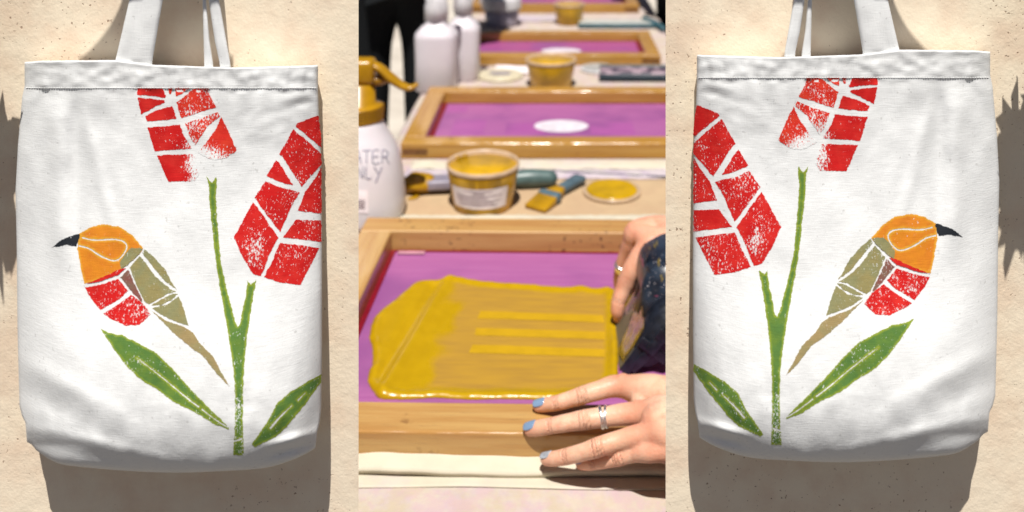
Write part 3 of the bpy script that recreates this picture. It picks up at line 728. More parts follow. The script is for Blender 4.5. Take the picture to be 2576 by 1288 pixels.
# spray bottle at the left edge
def prof_at(tab, z): return interp(tab, z)
cb = flat(902, 540); sb = empty('spray_bottle', cb, label='spray bottle with mustard trigger head and handwritten WATER ONLY', cat='spray bottle')
BP = [(0, .0550), (.004, .0635), (.010, .0655), (.030, .0655), (.060, .0620), (.085, .0570), (.100, .0515), (.115, .0430), (.125, .0375), (.132, .0345), (.136, .0320)]
sc = 1.0
obj('bottle_body', lathe([(.0001, .0012)]+[(r, z) for z, r in BP]+[(.0001, .137)], 64, sq=2.25), M_MILK, sb)
M_MUST = plain('mustard_plastic', (206, 152, 20), TB, .3, .08); M_MUSTD = plain('dark_mustard_plastic', (176, 126, 18), TB, .35, .08)
colr = [(.0335, .134)]
for k in range(5): colr += [(.0335, .136+k*.0042), (.0350, .137+k*.0042), (.0350, .1385+k*.0042), (.0335, .1395+k*.0042)]
colr += [(.031, .158), (.024, .160), (.0235, .187), (.0001, .188)]
cl = obj('collar', lathe([(.0001, .134)]+colr, 48), M_MUST, sb)
ridg = bmesh.new()
for i in range(40):
    a = 2*math.pi*i/40; box(ridg, -.0006, .0006, -.0006, .0006, .137, .1565)
    for v in list(ridg.verts)[-8:]: v.co = Matrix.Rotation(a, 3, 'Z') @ (v.co+Vector((.0352, 0, 0)))
obj('ribs', ridg, M_MUSTD, cl, False)['kind'] = 'stuff'
hd = obj('trigger_head', boxbm(-.060, .024, -.017, .017, .186, .222, .008, 3), M_MUST, sb)
obj('nozzle', lathe([(.0001, 0), (.010, 0), (.011, .003), (.011, .014), (.0001, .015)], 24), M_MUSTD, hd).matrix_local = Matrix.Translation((-.06, 0, .206)) @ Matrix.Rotation(R(-90), 4, 'Y')
bm = bmesh.new()
lev = [(.012, .216, .0045), (.030, .208, .006), (.046, .194, .0065), (.062, .183, .0055), (.074, .180, .0042), (.082, .184, .0032)]
tube(dense([((x, 0, z), r) for x, z, r in lev], .004), 14, bm)
for v in bm.verts: v.co.y *= 2.0
obj('trigger', bm, M_MUST, sb)
obj('lever_link', tube(dense([((.012, 0, .190), .008), ((.028, 0, .190), .007), ((.044, 0, .193), .0045)], .004), 12), M_MUSTD, sb)
# handwriting: strokes lying on the curved side
M_PEN = plain('grey_blue_marker', (150, 150, 186), TB*.8, .6)
LET = {'W': [[(0, 1), (.25, 0), (.5, .7), (.75, 0), (1, 1)]], 'A': [[(0, 0), (.45, 1), (.9, 0)], [(.18, .38), (.75, .38)]], 'T': [[(0, 1), (.9, 1)], [(.45, 1), (.45, 0)]],
       'E': [[(.8, 1), (.1, 1), (.1, 0), (.85, .02)], [(.1, .5), (.7, .52)]], 'R': [[(.1, 0), (.1, 1), (.6, 1), (.8, .78), (.6, .52), (.1, .5)], [(.45, .5), (.9, 0)]],
       'O': [[(.45, 1), (.1, .75), (.1, .25), (.45, 0), (.8, .25), (.8, .75), (.45, 1)]], 'N': [[(.1, 0), (.1, 1), (.8, 0), (.8, 1)]], 'L': [[(.1, 1), (.1, 0), (.7, 0)]], 'Y': [[(0, 1), (.45, .5)], [(.95, 1), (.2, -.35)]]}
def onbottle(px, py):
    """front side of the bottle where the picture shows that point"""
    z = .08
    for _ in range(8):
        r = interp(BP, z); Y = cb.y-r*.9
        for _ in range(4):
            X = (px-PX)*Y/F-cb.x; Y = cb.y-(max(1e-6, r**2.25-abs(X)**2.25))**(1/2.25)-.0004
        z = CZ-(py-PY)*Y/F-cb.z
    return Vector((X, Y-cb.y, z))
for word, x0, y0, ww, hh in (('WATER', 866, 409, 21, 32), ('ONLY', 874, 447, 20, 28)):
    bm = bmesh.new()
    for i, ch in enumerate(word):
        for st in LET[ch]:
            P = [onbottle(x0+i*(ww+2.5)+a*ww, y0+.02*i*ww-b*hh+1.2*random.random()) for a, b in st]
            tube(dense([(p, .0007) for p in P], .003), 6, bm)
    o = obj('handwriting', bm, M_PEN, sb); o['kind'] = 'stuff'
def bpatch(x0, x1, y0, y1, lift, n=8):
    b = bmesh.new(); g = [[b.verts.new(onbottle(x0+(x1-x0)*i/n, y0+(y1-y0)*k/n)-Vector((0, lift, 0))) for i in range(n+1)] for k in range(n+1)]
    for p, q in zip(g, g[1:]):
        for i in range(n): b.faces.new((p[i], p[i+1], q[i+1], q[i]))
    bmesh.ops.recalc_face_normals(b, faces=b.faces); return b
lb = obj('paper_label', bpatch(868, 927, 478, 536, .0003), M_LABEL, sb)
M_BAR = plain('brown_bar_print', (120, 84, 92), TB, .7)
bm = bmesh.new(); x = 874
while x < 918:
    wd = random.choice((1.0, 1.4, 2.2)); b = bpatch(x, x+wd, 502, 526, .0007, 2); me = bpy.data.meshes.new('tmp'); b.to_mesh(me); b.free(); bm.from_mesh(me); x += wd+random.choice((1.1, 1.8))
obj('barcode', bm, M_BAR, lb)['kind'] = 'stuff'

# ---- brushes
M_TEAL = plain('teal_grey_handle', (96, 122, 120), TB, .4, .15); M_BLUE = plain('blue_grey_handle', (100, 124, 136), TB, .4, .2); M_FER = plain('dull_ferrule_metal', (152, 156, 164), TB, .35, .15); M_LIL = plain('lilac_grey_ferrule', (168, 160, 178), TB, .4)
# big brush behind the tub: bristles left, handle right
pa, pb = flat(1040, 462, .765), flat(1384, 446, .765); d = (pb-pa); L = d.length; ang = math.atan2(d.y, d.x)
bb = empty('wide_brush', (pa.x, pa.y, .7515), ang, label='wide brush with ink caked bristles lying behind the nearest tub', cat='brush')
def lump(bm, pts, n=14):
    tube(dense(pts, .004), n, bm)
    for v in bm.verts: v.co += Vector((nz(*(v.co*60+Vector((3, 1, 2)))), nz(*(v.co*60)), nz(*(v.co*70+Vector((9, 2, 5))))))*.0035
    return bm
bm = lump(bmesh.new(), [((-.016, 0, .013), .010), ((.004, .0, .016), .014), ((.022, 0, .014), .011)], 18); 
for v in bm.verts: v.co.y *= 1.25
obj('bristles', bm, M_YELM, bb)
obj('ferrule', boxbm(.020, .062, -.016, .016, .006, .021, .004, 3), M_LIL, bb)
obj('handle', tube(dense([((.060, 0, .013), .010), ((.10, 0, .013), .009), ((.15, 0, .013), .0125), ((L-.03, 0, .0135), .0135), ((L, 0, .0125), .0115)], .006), 20), M_TEAL, bb)
bm = lump(bmesh.new(), [(flat(1022, 474)+Vector((0, 0, .005)), .005), (flat(1050, 486)+Vector((0, 0, .008)), .009), (flat(1074, 480)+Vector((0, 0, .009)), .011), (flat(1092, 470)+Vector((0, 0, .008)), .007)])
tag(obj('paint_blob', bm, M_YEL), 'thick yellow paint blob below the wide brush', 'paint')
bm = lump(bmesh.new(), [(flat(1032, 503)+Vector((0, 0, .001)), .004), (flat(1046, 500)+Vector((0, 0, .001)), .005), (flat(1052, 492)+Vector((0, 0, .001)), .003)])
for v in bm.verts: v.co.z = .7520+max(0, v.co.z-.752)*.5
tag(obj('paint_blob', bm, M_YELM), 'small flat mustard paint spot beside the spray bottle', 'paint')
# small brush
pa, pb = flat(1348, 520, .756), flat(1461, 452, .756); d = pb-pa; L = d.length; ang = math.atan2(d.y, d.x)
b2 = empty('small_brush', (pa.x, pa.y, .7517), ang, label='small flat brush with yellow bristles and blue grey handle', cat='brush')
bm = boxbm(-.003, .030, -.017, .017, .0, .012, .002)
for v in bm.verts:
    if v.co.x < .01: v.co.z = v.co.z*.45; v.co.y *= 1.06
obj('bristles', bm, M_YELM, b2); obj('ferrule', boxbm(.0285, .043, -.0175, .0175, .001, .0145, .003), M_BLUE, b2)
bm = boxbm(.042, .066, -.013, .013, .002, .0135, .003)
for v in bm.verts:
    if v.co.x > .055: v.co.y *= .62
obj('stock', bm, M_YELM, b2)
bm = boxbm(.064, L, -.0085, .0085, .002, .013, .004, 3)
for v in bm.verts:
    if v.co.x > L-.02: v.co.y *= 1.35
obj('handle', bm, M_BLUE, b2)
# dark strip in place of the shadowed crease at the cloth edge
c0, c1 = flat(1378, 438), flat(1700, 452)
tag(obj('crease_strip', tube([(c0+Vector((0, 0, .005)), .0016), (c1+Vector((0, 0, .004)), .0012)], 8), plain('crease_dark', (60, 72, 82), TB, .4)), 'thin dark strip standing in for the cloth edge crease right of the tub', 'crease line')

# ---- squeegees
n = NT('navy_tape', .28); n.color(n.mix(n.ramp(n.noise(60, 4), .35, .7), lin((24, 30, 42), .9), lin((44, 56, 72), .9)))
c = n.mix(n.ramp(n.noise(60, 4), .35, .7), lin((24, 30, 42), .9), lin((44, 56, 72), .9))
c = n.mix(n.ramp(n.noise(1, 3, n.mapped((160, 22, 60))), .64, .69), c, lin((150, 128, 60), .6)); c = n.mix(n.ramp(n.noise(1, 3, n.mapped((60, 20, 200))), .68, .71), c, lin((190, 90, 130), .6))
n.color(n.mix(n.ramp(n.noise(430, 2), .69, .72), c, lin((220, 214, 220), .7))); n.bump(n.noise(40, 3), .35, .002); M_NAVY = n.m
M_NAVY2 = plain('black_tape', (24, 28, 38), .9, .34, .4, 130, .0006); M_RUB = plain('grey_rubber', (120, 110, 90), TB, .5)
def extr(prof, y0, y1, bev=.0015, n=1):
    bm = bmesh.new(); A = [[bm.verts.new((x, y0+(y1-y0)*k/n, z)) for x, z in prof] for k in range(n+1)]
    for a, b in zip(A, A[1:]):
        for i in range(len(prof)): j = (i+1) % len(prof); bm.faces.new((a[i], a[j], b[j], b[i]))
    bm.faces.new(A[0][::-1]); bm.faces.new(A[-1]); bmesh.ops.recalc_face_normals(bm, faces=bm.faces); return bm
YN, YF = .885, 1.0
sq = empty('squeegee', (.10, .98, .755), label='tilted squeegee wrapped in navy tape at the right end of the ink', cat='squeegee')
off = Matrix.Translation((-.10, -.98, -.755))
def sqp(name, bm, m, sm=True, par=None):
    bm.transform(off); return obj(name, bm, m, par or sq, sm)
hp = catmull([(.082, .778), (.088, .798), (.086, .818), (.091, .836), (.104, .846), (.122, .848), (.136, .836), (.140, .816), (.130, .796), (.112, .780), (.096, .770)], 4)
sqp('handle', extr(hp, YN+.022, YF, n=10), M_NAVY)
ep = catmull([(.074, .766), (.083, .786), (.092, .803), (.104, .815), (.124, .820), (.136, .808), (.134, .790), (.112, .772), (.092, .760)], 4)
bm = extr(ep, YN, YN+.06, n=3); sqp('end_wrap', bm, M_NAVY2)
# folded strips of tape over the end
for k in range(9):
    u = k/8; a = Vector((.076+.046*u+.004*(k % 3), YN-.0014-.0006*(k % 3), .768+.036*u-.004*(k % 2)))
    bm = boxbm(-.016, .016, -.0009, .0009, -.0052, .0052, .0007); bmesh.ops.subdivide_edges(bm, edges=bm.edges[:], cuts=2)
    for v in bm.verts: v.co.y += .0016*nz(v.co.x*90, v.co.z*90, k)
    bm.transform(Matrix.Translation(a) @ Matrix.Rotation(R((-50, -38, 35)[k % 3]+6*nz(k, 1)), 4, 'Y') @ Matrix.Rotation(R(8-5*(k % 4)), 4, 'Z')); sqp('tape_strip', bm, M_NAVY2)
for k in range(4):
    y = YN+.03+.026*k; bm = boxbm(-.022, .022, -.0075, .0075, -.0008, .0008, .0006)
    bm.transform(Matrix.Translation((.0885+.001*k, y, .821+.003*(k % 2))) @ Matrix.Rotation(R(-72), 4, 'Y') @ Matrix.Rotation(R(10*(-1)**k), 4, 'X')); sqp('tape_strip', bm, M_NAVY2)
sqp('blade', extr([(.0625, .7545), (.0655, .7540), (.092, .776), (.088, .782), (.080, .780)], YN+.004, YF-.004), M_RUB, False)
n = NT('clear_film', .12); n.b.inputs['Transmission Weight'].default_value = .75; n.color(n.mix(n.ramp(n.noise(40, 3), .4, .7), (.30, .25, .27), (.62, .58, .6))); n.bump(n.noise(45, 3), .6, .003); M_FILM = n.m
bm = bmesh.new(); g = []
for k in range(15):
    y = YN+.006+.085*k/14; g.append([bm.verts.new((.0665+.024*i/6-.003*math.sin(k*.5)*(1-i/6), y, .7600+.040*(i/6)+.004*nz(i*.5, k*.4, 3))) for i in range(7)])
for p, q in zip(g, g[1:]):
    for i in range(6): bm.faces.new((p[i], p[i+1], q[i+1], q[i]))
bmesh.ops.solidify(bm, geom=bm.faces[:], thickness=.0006); sqp('plastic_film', bm, M_FILM)
# far squeegees: one navy with a mottled flat stock, one teal under a white sheet
M_MOT = None
n = NT('mottled_stock', .5); n.color(n.mix(n.ramp(n.noise(45, 4), .42, .6), lin((92, 80, 96), TB), lin((206, 178, 190), TB))); M_MOT = n.m
c = flat(1600, 205); q2 = empty('flat_squeegee', (c.x, c.y, .7515), R(-1), label='flat squeegee with dark blade and mottled stock beside the middle tub', cat='squeegee')
obj('stock', boxbm(-.078, .17, .004, .075, .002, .016, .004), M_MOT, q2); obj('blade', boxbm(-.082, .17, -.006, .0035, .001, .014, .002), plain('navy_rubber', (40, 62, 76), TB, .4), q2)
obj('tape', boxbm(-.079, .17, .060, .0755, .0162, .0172), plain('grey_green_tape', (130, 142, 140), TB, .5), q2)
c = flat(1550, 72); q3 = empty('teal_squeegee', (c.x, c.y, .7515), R(-1), label='long teal squeegee lying behind the third screen', cat='squeegee')
M_TL = plain('teal_plastic', (66, 112, 124), TB, .4)
obj('blade', boxbm(-.108, .12, -.004, .006, .001, .012, .002), M_TL, q3); obj('stock', boxbm(-.105, .105, .0065, .075, .001, .010, .002), plain('pale_stock', (228, 228, 220), TB, .5), q3)
o = obj('handle', tube(dense([((.085, .075, .012), .008), ((.112, .02, .010), .009), ((.128, -.045, .008), .008)], .006), 14), M_TL, q3)
c = flat(1128, 196); dk = tag(obj('dark_block', boxbm(-.022, .022, -.006, .006, 0, .007, .001), plain('dark_umber', (84, 62, 40), TB, .5)), 'small dark bar lying between the milky bottles and cream lid', 'bar'); dk.location = (flat(1176, 200).x, flat(1176, 200).y, .7515)
c = flat(1305, 178); pp = tag(obj('paper_scrap', sheet(-.055, .045, -.02, .04, 0, 16, 10, lambda x, y, u, v: (0, -.02*u, .003+.004*nz(u*3, v*3, 2)), .0006), M_LABEL), 'crumpled white paper scrap behind the cream lid', 'paper'); pp.location = (c.x, c.y, .7515)
c = flat(1340, 182); bk2 = tag(obj('black_cap', lathe([(.0001, 0), (.007, 0), (.007, .009), (.006, .010), (.0001, .010)], 20), plain('dark_cap', (50, 60, 72), TB, .4)), 'tiny dark cap between the paper scrap and middle tub', 'cap'); bk2.location = (c.x, c.y, .7515)
c = flat(1310, 52); pr_ = tag(obj('paper_strip', sheet(-.03, .14, -.02, .06, 0, 16, 8, lambda x, y, u, v: (0, 0, .002+.002*nz(u*4, v*3, 6)), .0006), M_LILAC), 'pale lilac paper strip right of the white tub', 'paper'); pr_.location = (c.x, c.y, .7515)

# ------------------------------------------------------------------ the printer's hands
def skin():
    n = NT('skin', .42); n1 = n.ramp(n.noise(38, 4), .35, .7); n2 = n.ramp(n.noise(110, 4), .45, .75)
    c = n.mix(n1, lin((244, 192, 160), TB*1.3), lin((250, 206, 176), TB*1.3)); c = n.mix(n.math('MULTIPLY', n2, .5), c, lin((236, 158, 130), TB*1.25))
    c = n.mix(n.math('MULTIPLY', n.attr('red'), .8), c, lin((234, 142, 112), TB*1.2)); c = n.mix(n.math('MULTIPLY', n.ramp(n.noise(600, 2), .74, .78), .4), c, lin((150, 80, 56), TB))
    n.color(c); n.b.inputs['Subsurface Weight'].default_value = .18; n.b.inputs['Subsurface Radius'].default_value = (.008, .003, .0015); n.b.inputs['Subsurface Scale'].default_value = .35
    n.b.inputs['Specular IOR Level'].default_value = .35
    n.bump(n.math('ADD', n.noise(500, 3), n.math('MULTIPLY', n.attr('crease'), -4.2)), .65, .0006); return n.m
M_SKIN = skin()
def H4(cx, cy): return (1272+cx*.2312, 909.7+cy*.2312)
def jz(px, py, z, wpx): p = flat(px, py, z); return (p, wpx*.94/2*p.y/F)
def j4(cx, cy, z, w): return jz(*H4(cx, cy), z, w)
def j5(cx, cy, Y, w): p = ray(1449+cx*.3374, 531.3+cy*.3374, Y); return (p, w/2*Y/F)
fingers = {
 'index': [j4(352, 484, .7835, 30), j4(440, 468, .786, 35), j4(560, 449, .790, 37), j4(690, 412, .793, 39), j4(830, 368, .797, 44), j4(1000, 318, .799, 46), j4(1230, 268, .801, 54)],
 'middle': [j4(262, 738, .7815, 34), j4(350, 722, .785, 39), j4(490, 698, .789, 39), j4(670, 664, .793, 42), j4(860, 632, .796, 48), j4(1050, 606, .798, 48), j4(1400, 566, .803, 56)],
 'ring': [j4(440, 1062, .7685, 32), j4(545, 1054, .773, 37), j4(670, 1030, .778, 40), j4(840, 985, .785, 42), j4(1010, 930, .791, 48), j4(1200, 868, .794, 47), j4(1480, 800, .800, 55)],
 'little': [j4(810, 1118, .766, 26), j4(880, 1116, .769, 31), j4(970, 1104, .773, 33), j4(1100, 1075, .777, 36), j4(1230, 1042, .782, 42), j4(1390, 1000, .787, 42), j4(1600, 985, .794, 50)]}
wr = [j4(1960, 420, .806, 110), j4(1980, 600, .811, 115), j4(1980, 760, .808, 110), j4(1960, 870, .800, 92)]
parts = []
for (nm, ch), wj in zip(fingers.items(), wr):
    mid = ((ch[-1][0]*.45+wj[0]*.55), .0150 if nm != 'little' else .0128)
    parts.append(ch+[mid, wj])
thumb = [flat(1655, 985, .770), flat(1690, 975, .776), flat(1730, 985, .788), flat(1800, 1010, .800)]
parts.append([(thumb[0], .0075), (thumb[1], .0085), (thumb[2], .010), (thumb[3], .015)])
wc = sum((p[0] for p in wr), Vector())/4
parts.append([(wc+Vector((-.02, 0, -.002)), .018), (wc+Vector((.02, .005, .004)), .023), (wc+Vector((.09, .02, .03)), .026), (wc+Vector((.22, .06, .10)), .034)])
# webs between the knuckles
fl = list(fingers.values())
for a, b in zip(fl, fl[1:]):
    parts.append([(a[-1][0]*.5+b[-1][0]*.5+Vector((.012, 0, -.002)), .0085), (a[-1][0]*.5+b[-1][0]*.5+Vector((.05, 0, 0)), .0135)])
Yh = .972
rindex = [j5(312, 792, Yh-.004, 26), j5(306, 740, Yh-.006, 33), j5(318, 670, Yh-.004, 36), j5(350, 590, Yh, 40), j5(378, 520, Yh+.002, 46), j5(430, 420, Yh+.004, 50), j5(500, 320, Yh+.008, 56), j5(580, 240, Yh+.014, 66)]
rmid = [j5(345, 620, Yh+.050, 30), j5(330, 520, Yh+.046, 36), j5(348, 420, Yh+.040, 40), j5(385, 320, Yh+.036, 44), j5(420, 230, Yh+.032, 50), j5(455, 150, Yh+.030, 56)]
rring = [j5(400, 520, Yh+.075, 30), j5(380, 400, Yh+.072, 38), j5(420, 260, Yh+.066, 42), j5(480, 160, Yh+.060, 50)]
rlit = [j5(450, 430, Yh+.095, 28), j5(440, 330, Yh+.092, 34), j5(500, 210, Yh+.084, 42)]
rw = j5(820, 190, Yh+.05, 150)
rt = [j5(640, 470, Yh+.0, 34), j5(700, 400, Yh+.0, 40), j5(760, 300, Yh+.01, 56)]
for ch in (rindex, rmid, rring, rlit): parts.append(ch+[((ch[-1][0]*.5+rw[0]*.5)+Vector((0, 0, .004)), .016), (rw[0], .022)])
parts.append(rt+[(rw[0]+Vector((-.02, -.015, 0)), .016)])
parts.append([(rw[0], .026), (rw[0]+Vector((.06, .01, .02)), .027), (rw[0]+Vector((.2, .04, .09)), .036)])
parts.append([(rindex[-1][0], rindex[-1][1]), (rmid[-1][0], rmid[-1][1])])
bm = bmesh.new()
for p in parts: tube(dense(p, .0022), 22, bm)
# knuckle folds and finger pads
def bump_at(p, r): bmesh.ops.create_icosphere(bm, subdivisions=2, radius=r, matrix=Matrix.Translation(p))
for nm, ch in fingers.items():
    bump_at(ch[4][0]+Vector((0, -.001, .0016)), ch[4][1]*.92); bump_at(ch[6][0]+Vector((.004, 0, .0025)), ch[6][1]*.95)
person = obj('person', bm, M_SKIN); 
md = person.modifiers.new('remesh', 'REMESH'); md.mode = 'VOXEL'; md.voxel_size = .0011
sm = person.modifiers.new('smooth', 'SMOOTH'); sm.factor = .5; sm.iterations = 7
dg = bpy.context.evaluated_depsgraph_get(); me = bpy.data.meshes.new_from_object(person.evaluated_get(dg)); person.modifiers.clear(); person.data = me
if not me.materials: me.materials.append(M_SKIN)
me.polygons.foreach_set('use_smooth', [True]*len(me.polygons))
tag(person, 'printer with sky blue nails and silver rings holding the nearest screen and squeegee', 'person')
# creases across the finger joints, reddish tips and knuckles
CR = []; RD = []
for ch in list(fingers.values())+[rindex]:
    for j, w_, m in ((2, .0022, 3), (4, .0036, 4)):
        ax = (ch[j+1][0]-ch[j-1][0]).normalized()
        for q in range(m): CR.append((ch[j][0]+ax*(q-(m-1)/2)*w_*.75, ax, ch[j][1]*1.6, random.random()))
    RD += [(ch[0][0], .012, .6), (ch[2][0], .009, .5), (ch[4][0], .010, .5), (ch[-1][0]+Vector((.002, 0, .004)), .016, .75)]
cr = []; rd = []
for v in me.vertices:
    c = 0; q = 0
    for p, ax, r, s in CR:
        d = v.co-p
        if abs(d.x) < .02 and d.length < r:
            t = d.dot(ax)+.0009*nz(v.co.x*300, v.co.y*300, s*9); c = max(c, math.exp(-(t/.00042)**2)*(1-d.length/r)*1.4)
    for p, r, a in RD:
        d = (v.co-p).length
        if d < r*1.8: q = max(q, a*math.exp(-(d/r)**2))
    if v.co.y > .9: q = max(q, .55+.4*nz(*(v.co*55)))
    cr.append(min(1, c)); rd.append(q)
for nm, d in (('crease', cr), ('red', rd)):
    a = me.attributes.new(nm, 'FLOAT', 'POINT'); a.data.foreach_set('value', d)
M_NAIL = plain('sky_blue_nail_varnish', (146, 176, 212), TB*1.05, .12, .04); M_NAILC = plain('chipped_pale_nail', (196, 204, 214), TB, .15, .2, 300); M_NAILL = plain('lilac_nail', (188, 176, 206), TB, .15)
def nail(ch, ln, wd, tilt, mat, fwd=.0, roll=0, lift=1.0):
    p0, r0 = ch[0]; ax = (ch[0][0]-ch[1][0]).normalized(); up = Vector((0, -.30, 1)); up = (Matrix.Rotation(roll, 3, ax) @ up); up = (up-ax*up.dot(ax)).normalized(); sd = ax.cross(up)
    bm = bmesh.new(); n = 14; g = []
    for i in range(n+1):
        row = []
        for k in range(n+1):
            a, b = i/n*2-1, k/n*2-1
            # square to superellipse
            aa = a*math.sqrt(max(0, 1-b*b*.36)); bb2 = b*math.sqrt(max(0, 1-a*a*.30))
            x, y = aa*ln/2, bb2*wd/2; R_ = wd*.72; z = math.sqrt(max(0, R_*R_-y*y))-R_-.10*ln*(aa*.5+.5)**2*.8
            row.append(bm.verts.new(p0+ax*(x+fwd)+sd*y+up*(z+r0*lift)))
        g.append(row)
    for p, q in zip(g, g[1:]):
        for i in range(n): bm.faces.new((p[i], p[i+1], q[i+1], q[i]))
    bmesh.ops.recalc_face_normals(bm, faces=bm.faces)
    if sum((f.normal.dot(up) for f in bm.faces)) < 0: bmesh.ops.reverse_faces(bm, faces=bm.faces)
    bmesh.ops.solidify(bm, geom=bm.faces[:], thickness=.0008)
    return obj('nail', bm, mat, person)
def setl(o, l): o['label'] = l
fi = fingers
nail(fi['index'], .0118, .0088, 0, M_NAIL, -.0025, R(0), 1.16); nail(fi['middle'], .0125, .0098, 0, M_NAIL, -.0025, 0, 1.16)
setl(nail(fi['ring'], .0112, .0090, 0, M_NAILC, -.002, R(8), 1.16), 'chipped pale nail'); setl(nail(fi['little'], .0100, .0080, 0, M_NAILL, -.002, R(8), 1.16), 'lilac nail')
nail(rindex, .0110, .0085, 0, M_NAIL, 0, R(-70), 1.0)
M_SIL = NT('silver', .34, (.93, .92, .92)); M_SIL.b.inputs['Metallic'].default_value = 1; M_SIL = M_SIL.m
def ring(p, ax, r, wd, th):
    bm = lathe([(r, -wd/2), (r+th, -wd/2*.8), (r+th*1.25, 0), (r+th, wd/2*.8), (r, wd/2), (r, -wd/2)][:5], 40)
    q = Vector((0, 0, 1)).rotation_difference(ax); bm.transform(Matrix.Translation(p) @ q.to_matrix().to_4x4()); return obj('finger_ring', bm, M_SIL, person)
ch = fi['middle']; ax = (ch[5][0]-ch[4][0]).normalized()
ring(ch[5][0]+ax*-.0008, (ax+Vector((0, .10, .0))).normalized(), ch[5][1]*1.0, .0030, .0009)
ring(ch[5][0]+ax*.0036, (ax+Vector((0, -.16, .0))).normalized(), ch[5][1]*1.0, .0024, .0008)
ch = rmid; ax = (ch[3][0]-ch[2][0]).normalized(); ring(ch[2][0], ax, ch[2][1]*1.0, .0085, .0009)

# ------------------------------------------------------------------ people in black behind the table
M_BLK = fabric('black_trousers', (26, 28, 30), None, k=.9); M_SK2 = plain('warm_skin', (226, 170, 136), TB, .5)
def standing(x, y, rz, label, h=1.66):
    root = empty('person', (x, y, 0), rz, label=label, cat='person', group='people in black beside the table')
    # body: one skinned figure
    def skinfig(name, verts, edges, rad, mat, sub=2):
        me = bpy.data.meshes.new(name); me.from_pydata([Vector(v)*h for v in verts], edges, []); o = bpy.data.objects.new(name, me); COL.objects.link(o)
        m = o.modifiers.new('skin', 'SKIN'); sv = me.skin_vertices[0].data if me.skin_vertices else None
        if sv is None:
            bm = bmesh.new(); bm.from_mesh(me); bm.verts.layers.skin.verify(); bm.to_mesh(me); bm.free(); sv = me.skin_vertices[0].data
        for i, r in enumerate(rad): sv[i].radius = (r[0]*h, r[1]*h) if isinstance(r, tuple) else (r*h, r*h)
        sv[0].use_root = True
        m.use_smooth_shade = True; ss = o.modifiers.new('sub', 'SUBSURF'); ss.levels = ss.render_levels = sub
        dg = bpy.context.evaluated_depsgraph_get(); m2 = bpy.data.meshes.new_from_object(o.evaluated_get(dg)); bpy.data.objects.remove(o)
        m2.materials.clear(); o = obj(name, m2, mat, root); return o
    sp = [(0, 0, .52), (0, 0, .60), (0, 0, .70), (0, 0, .79), (0, 0, .84), (0, -.01, .88), (0, -.015, .93), (0, -.01, .975)]
    V_ = sp+[(.037, 0, .46), (.040, -.005, .28), (.042, .01, .045), (.044, -.07, .02), (-.037, 0, .46), (-.040, -.005, .28), (-.042, .01, .045), (-.044, -.07, .02),
             (.105, 0, .80), (.125, .01, .65), (.10, -.07, .68), (.06, -.09, .70), (-.105, 0, .80), (-.125, .01, .65), (-.10, -.07, .68), (-.06, -.09, .70)]
    E_ = [(0, 1), (1, 2), (2, 3), (3, 4), (4, 5), (5, 6), (6, 7), (0, 8), (8, 9), (9, 10), (10, 11), (0, 12), (12, 13), (13, 14), (14, 15), (3, 16), (16, 17), (17, 18), (18, 19), (3, 20), (20, 21), (21, 22), (22, 23)]
    rd_ = [.02, .05, .06, .05, .03, .032, .05, .035, .012, .020, .020, .02, .012, .020, .020, .02, .03, .024, .018, .02, .03, .024, .018, .02]
    skinfig('body', V_, E_, rd_, M_SK2)
    skinfig('trousers', [(0, 0, .575), (.037, 0, .46), (.040, -.005, .28), (.042, .01, .06), (-.037, 0, .46), (-.040, -.005, .28), (-.042, .01, .06)], [(0, 1), (1, 2), (2, 3), (0, 4), (4, 5), (5, 6)], [(.06, .06), .0335, .029, .027, .0335, .029, .027], M_BLK)
    skinfig('shirt', [(0, 0, .51), (0, 0, .60), (0, 0, .70), (0, 0, .80), (0, 0, .83), (.112, 0, .80), (.13, .01, .65), (.105, -.065, .675), (-.112, 0, .80), (-.13, .01, .65), (-.105, -.065, .675)], [(0, 1), (1, 2), (2, 3), (3, 4), (3, 5), (5, 6), (6, 7), (3, 8), (8, 9), (9, 10)], [(.068, .062), .074, .085, .072, .045, .042, .034, .028, .042, .034, .028], M_BLK)
    hb = bmesh.new(); bmesh.ops.create_icosphere(hb, subdivisions=3, radius=.062*h, matrix=Matrix.Translation((0, .004*h, .955*h)))
    hb2 = [v for v in hb.verts if v.co.y < -.02*h and v.co.z < .96*h]
    bmesh.ops.delete(hb, geom=hb2, context='VERTS'); obj('hair', hb, plain('dark_hair', (40, 30, 26), .9, .6), root)
    return root
standing(-.40, 2.24, R(8), 'person in black trousers standing left of the table beyond the spray bottle', 1.78)
standing(.385, 2.72, R(-70), 'person in black standing right of the table by the farthest screens', 1.7)

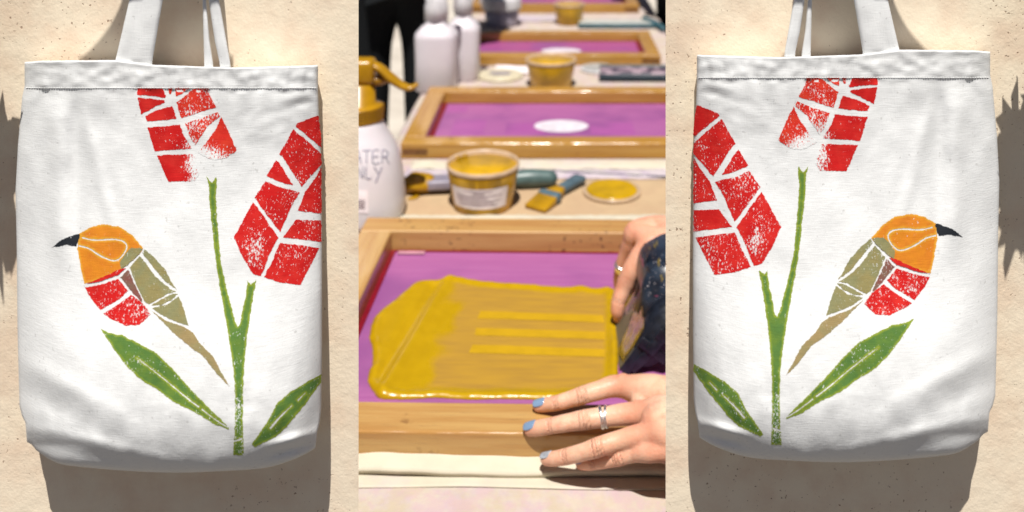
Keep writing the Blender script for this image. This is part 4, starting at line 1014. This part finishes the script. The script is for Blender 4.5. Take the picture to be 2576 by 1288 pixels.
# ------------------------------------------------------------------ added unseen hangers carry the bags; with added trees they shade the walls
M_PEG = wood('hanger_wood', (190, 140, 86), (210, 164, 104), .9)
TE = math.tan(R(ELEV))
for cxp, cxd0, sgn, lab in ((468, 468, 1, 'added unseen hanger whose plate shades the wall behind the left tote straps'), (2553-468, 468, -1, 'added unseen hanger whose plate shades the wall behind the right tote straps')):
    x = ray(cxp, 0, YW).x; zp = ray(0, 40, YW).z+.0755*TE
    root = empty('shade_hanger', (x, YW+.045, 0), label=lab, cat='shade hanger')
    obj('post', boxbm(-.010, .010, -.006, .008, 0, zp+.04, .002), M_PEG, root, False)
    o = obj('peg', lathe([(.0001, 0), (.010, 0), (.010, .10), (.0001, .114)], 32), M_PEG, root); o.location = (0, -.004, zp); o.rotation_euler.x = R(90)
    zc = ray(0, 100, YW).z+.0755*TE
    P = [((px-cxd0)*sgn, py) for px, py in catmull([(318, -30), (303, 30), (270, 92), (226, 144), (208, 160), (212, 166), (380, 168), (572, 166), (577, 156), (566, 120), (556, 60), (540, 0), (515, -40), (440, -80), (370, -75)], 4)]  # plate outline follows the shade wanted on the wall behind the straps
    bm = bmesh.new(); A = [[bm.verts.new((a*YW/F, b, zc-(c-100)*YW/F-zp)) for a, c in P] for b in (-.1225, -.1185)]
    for q in range(len(P)): bm.faces.new((A[0][q], A[0][(q+1) % len(P)], A[1][(q+1) % len(P)], A[1][q]))
    bm.faces.new(A[0][::-1]); bm.faces.new(A[1]); bmesh.ops.recalc_face_normals(bm, faces=bm.faces)
    obj('shade_plate', bm, M_PEG, root, False).location = (0, 0, zp)
M_LEAF = plain('dark_leaf', (70, 104, 52), .8, .5); M_BARK = plain('bark', (110, 86, 62), .8, .8)
def shade_sapling(sx, label, top):  # added out of view; flat crown placed to shade the wall's outer edge
    root = empty('shade_tree', (sx, .47, 0), label=label, cat='shade tree', group='added shade trees out of view'); sg = -1 if sx < 0 else 1
    zc = ray(0, top, YW).z+(YW-.47)*TE
    obj('trunk', tube(dense([((.03*sg, 0, 0), .016), ((.035*sg, 0, .6), .013), ((.02*sg, 0, zc-.1), .009), ((0, 0, zc+.04), .004)], .05), 10), M_BARK, root)
    bm = bmesh.new(); rnd = random.Random(5)
    for k in range(1100):
        a = rnd.random()*6.283; rr = rnd.random()**.5; p = Vector((rr*math.cos(a)*.080, (rnd.random()-.5)*.024, zc+rr*math.sin(a)*.040))
        L = .008+.005*rnd.random(); vs = [bm.verts.new(q) for q in (Vector((-L, 0, 0)), Vector((-L*.3, L*.42, .002)), Vector((L*.4, L*.36, .003)), Vector((L, 0, 0)), Vector((L*.4, -L*.36, .003)), Vector((-L*.3, -L*.42, .002)))]
        q = Quaternion((rnd.random()-.5, rnd.random()-.5, rnd.random()-.5), rnd.random()*6).normalized()
        for v in vs: v.co = q @ v.co+p
        bm.faces.new(vs)
    obj('crown', bm, M_LEAF, root, False)
shade_sapling(ray(44, 0, YW).x-.081, 'added unseen tree that shades the outer edge of the left wall', 478); shade_sapling(ray(2512, 0, YW).x+.081, 'added unseen tree that shades the outer edge of the right wall', 454)
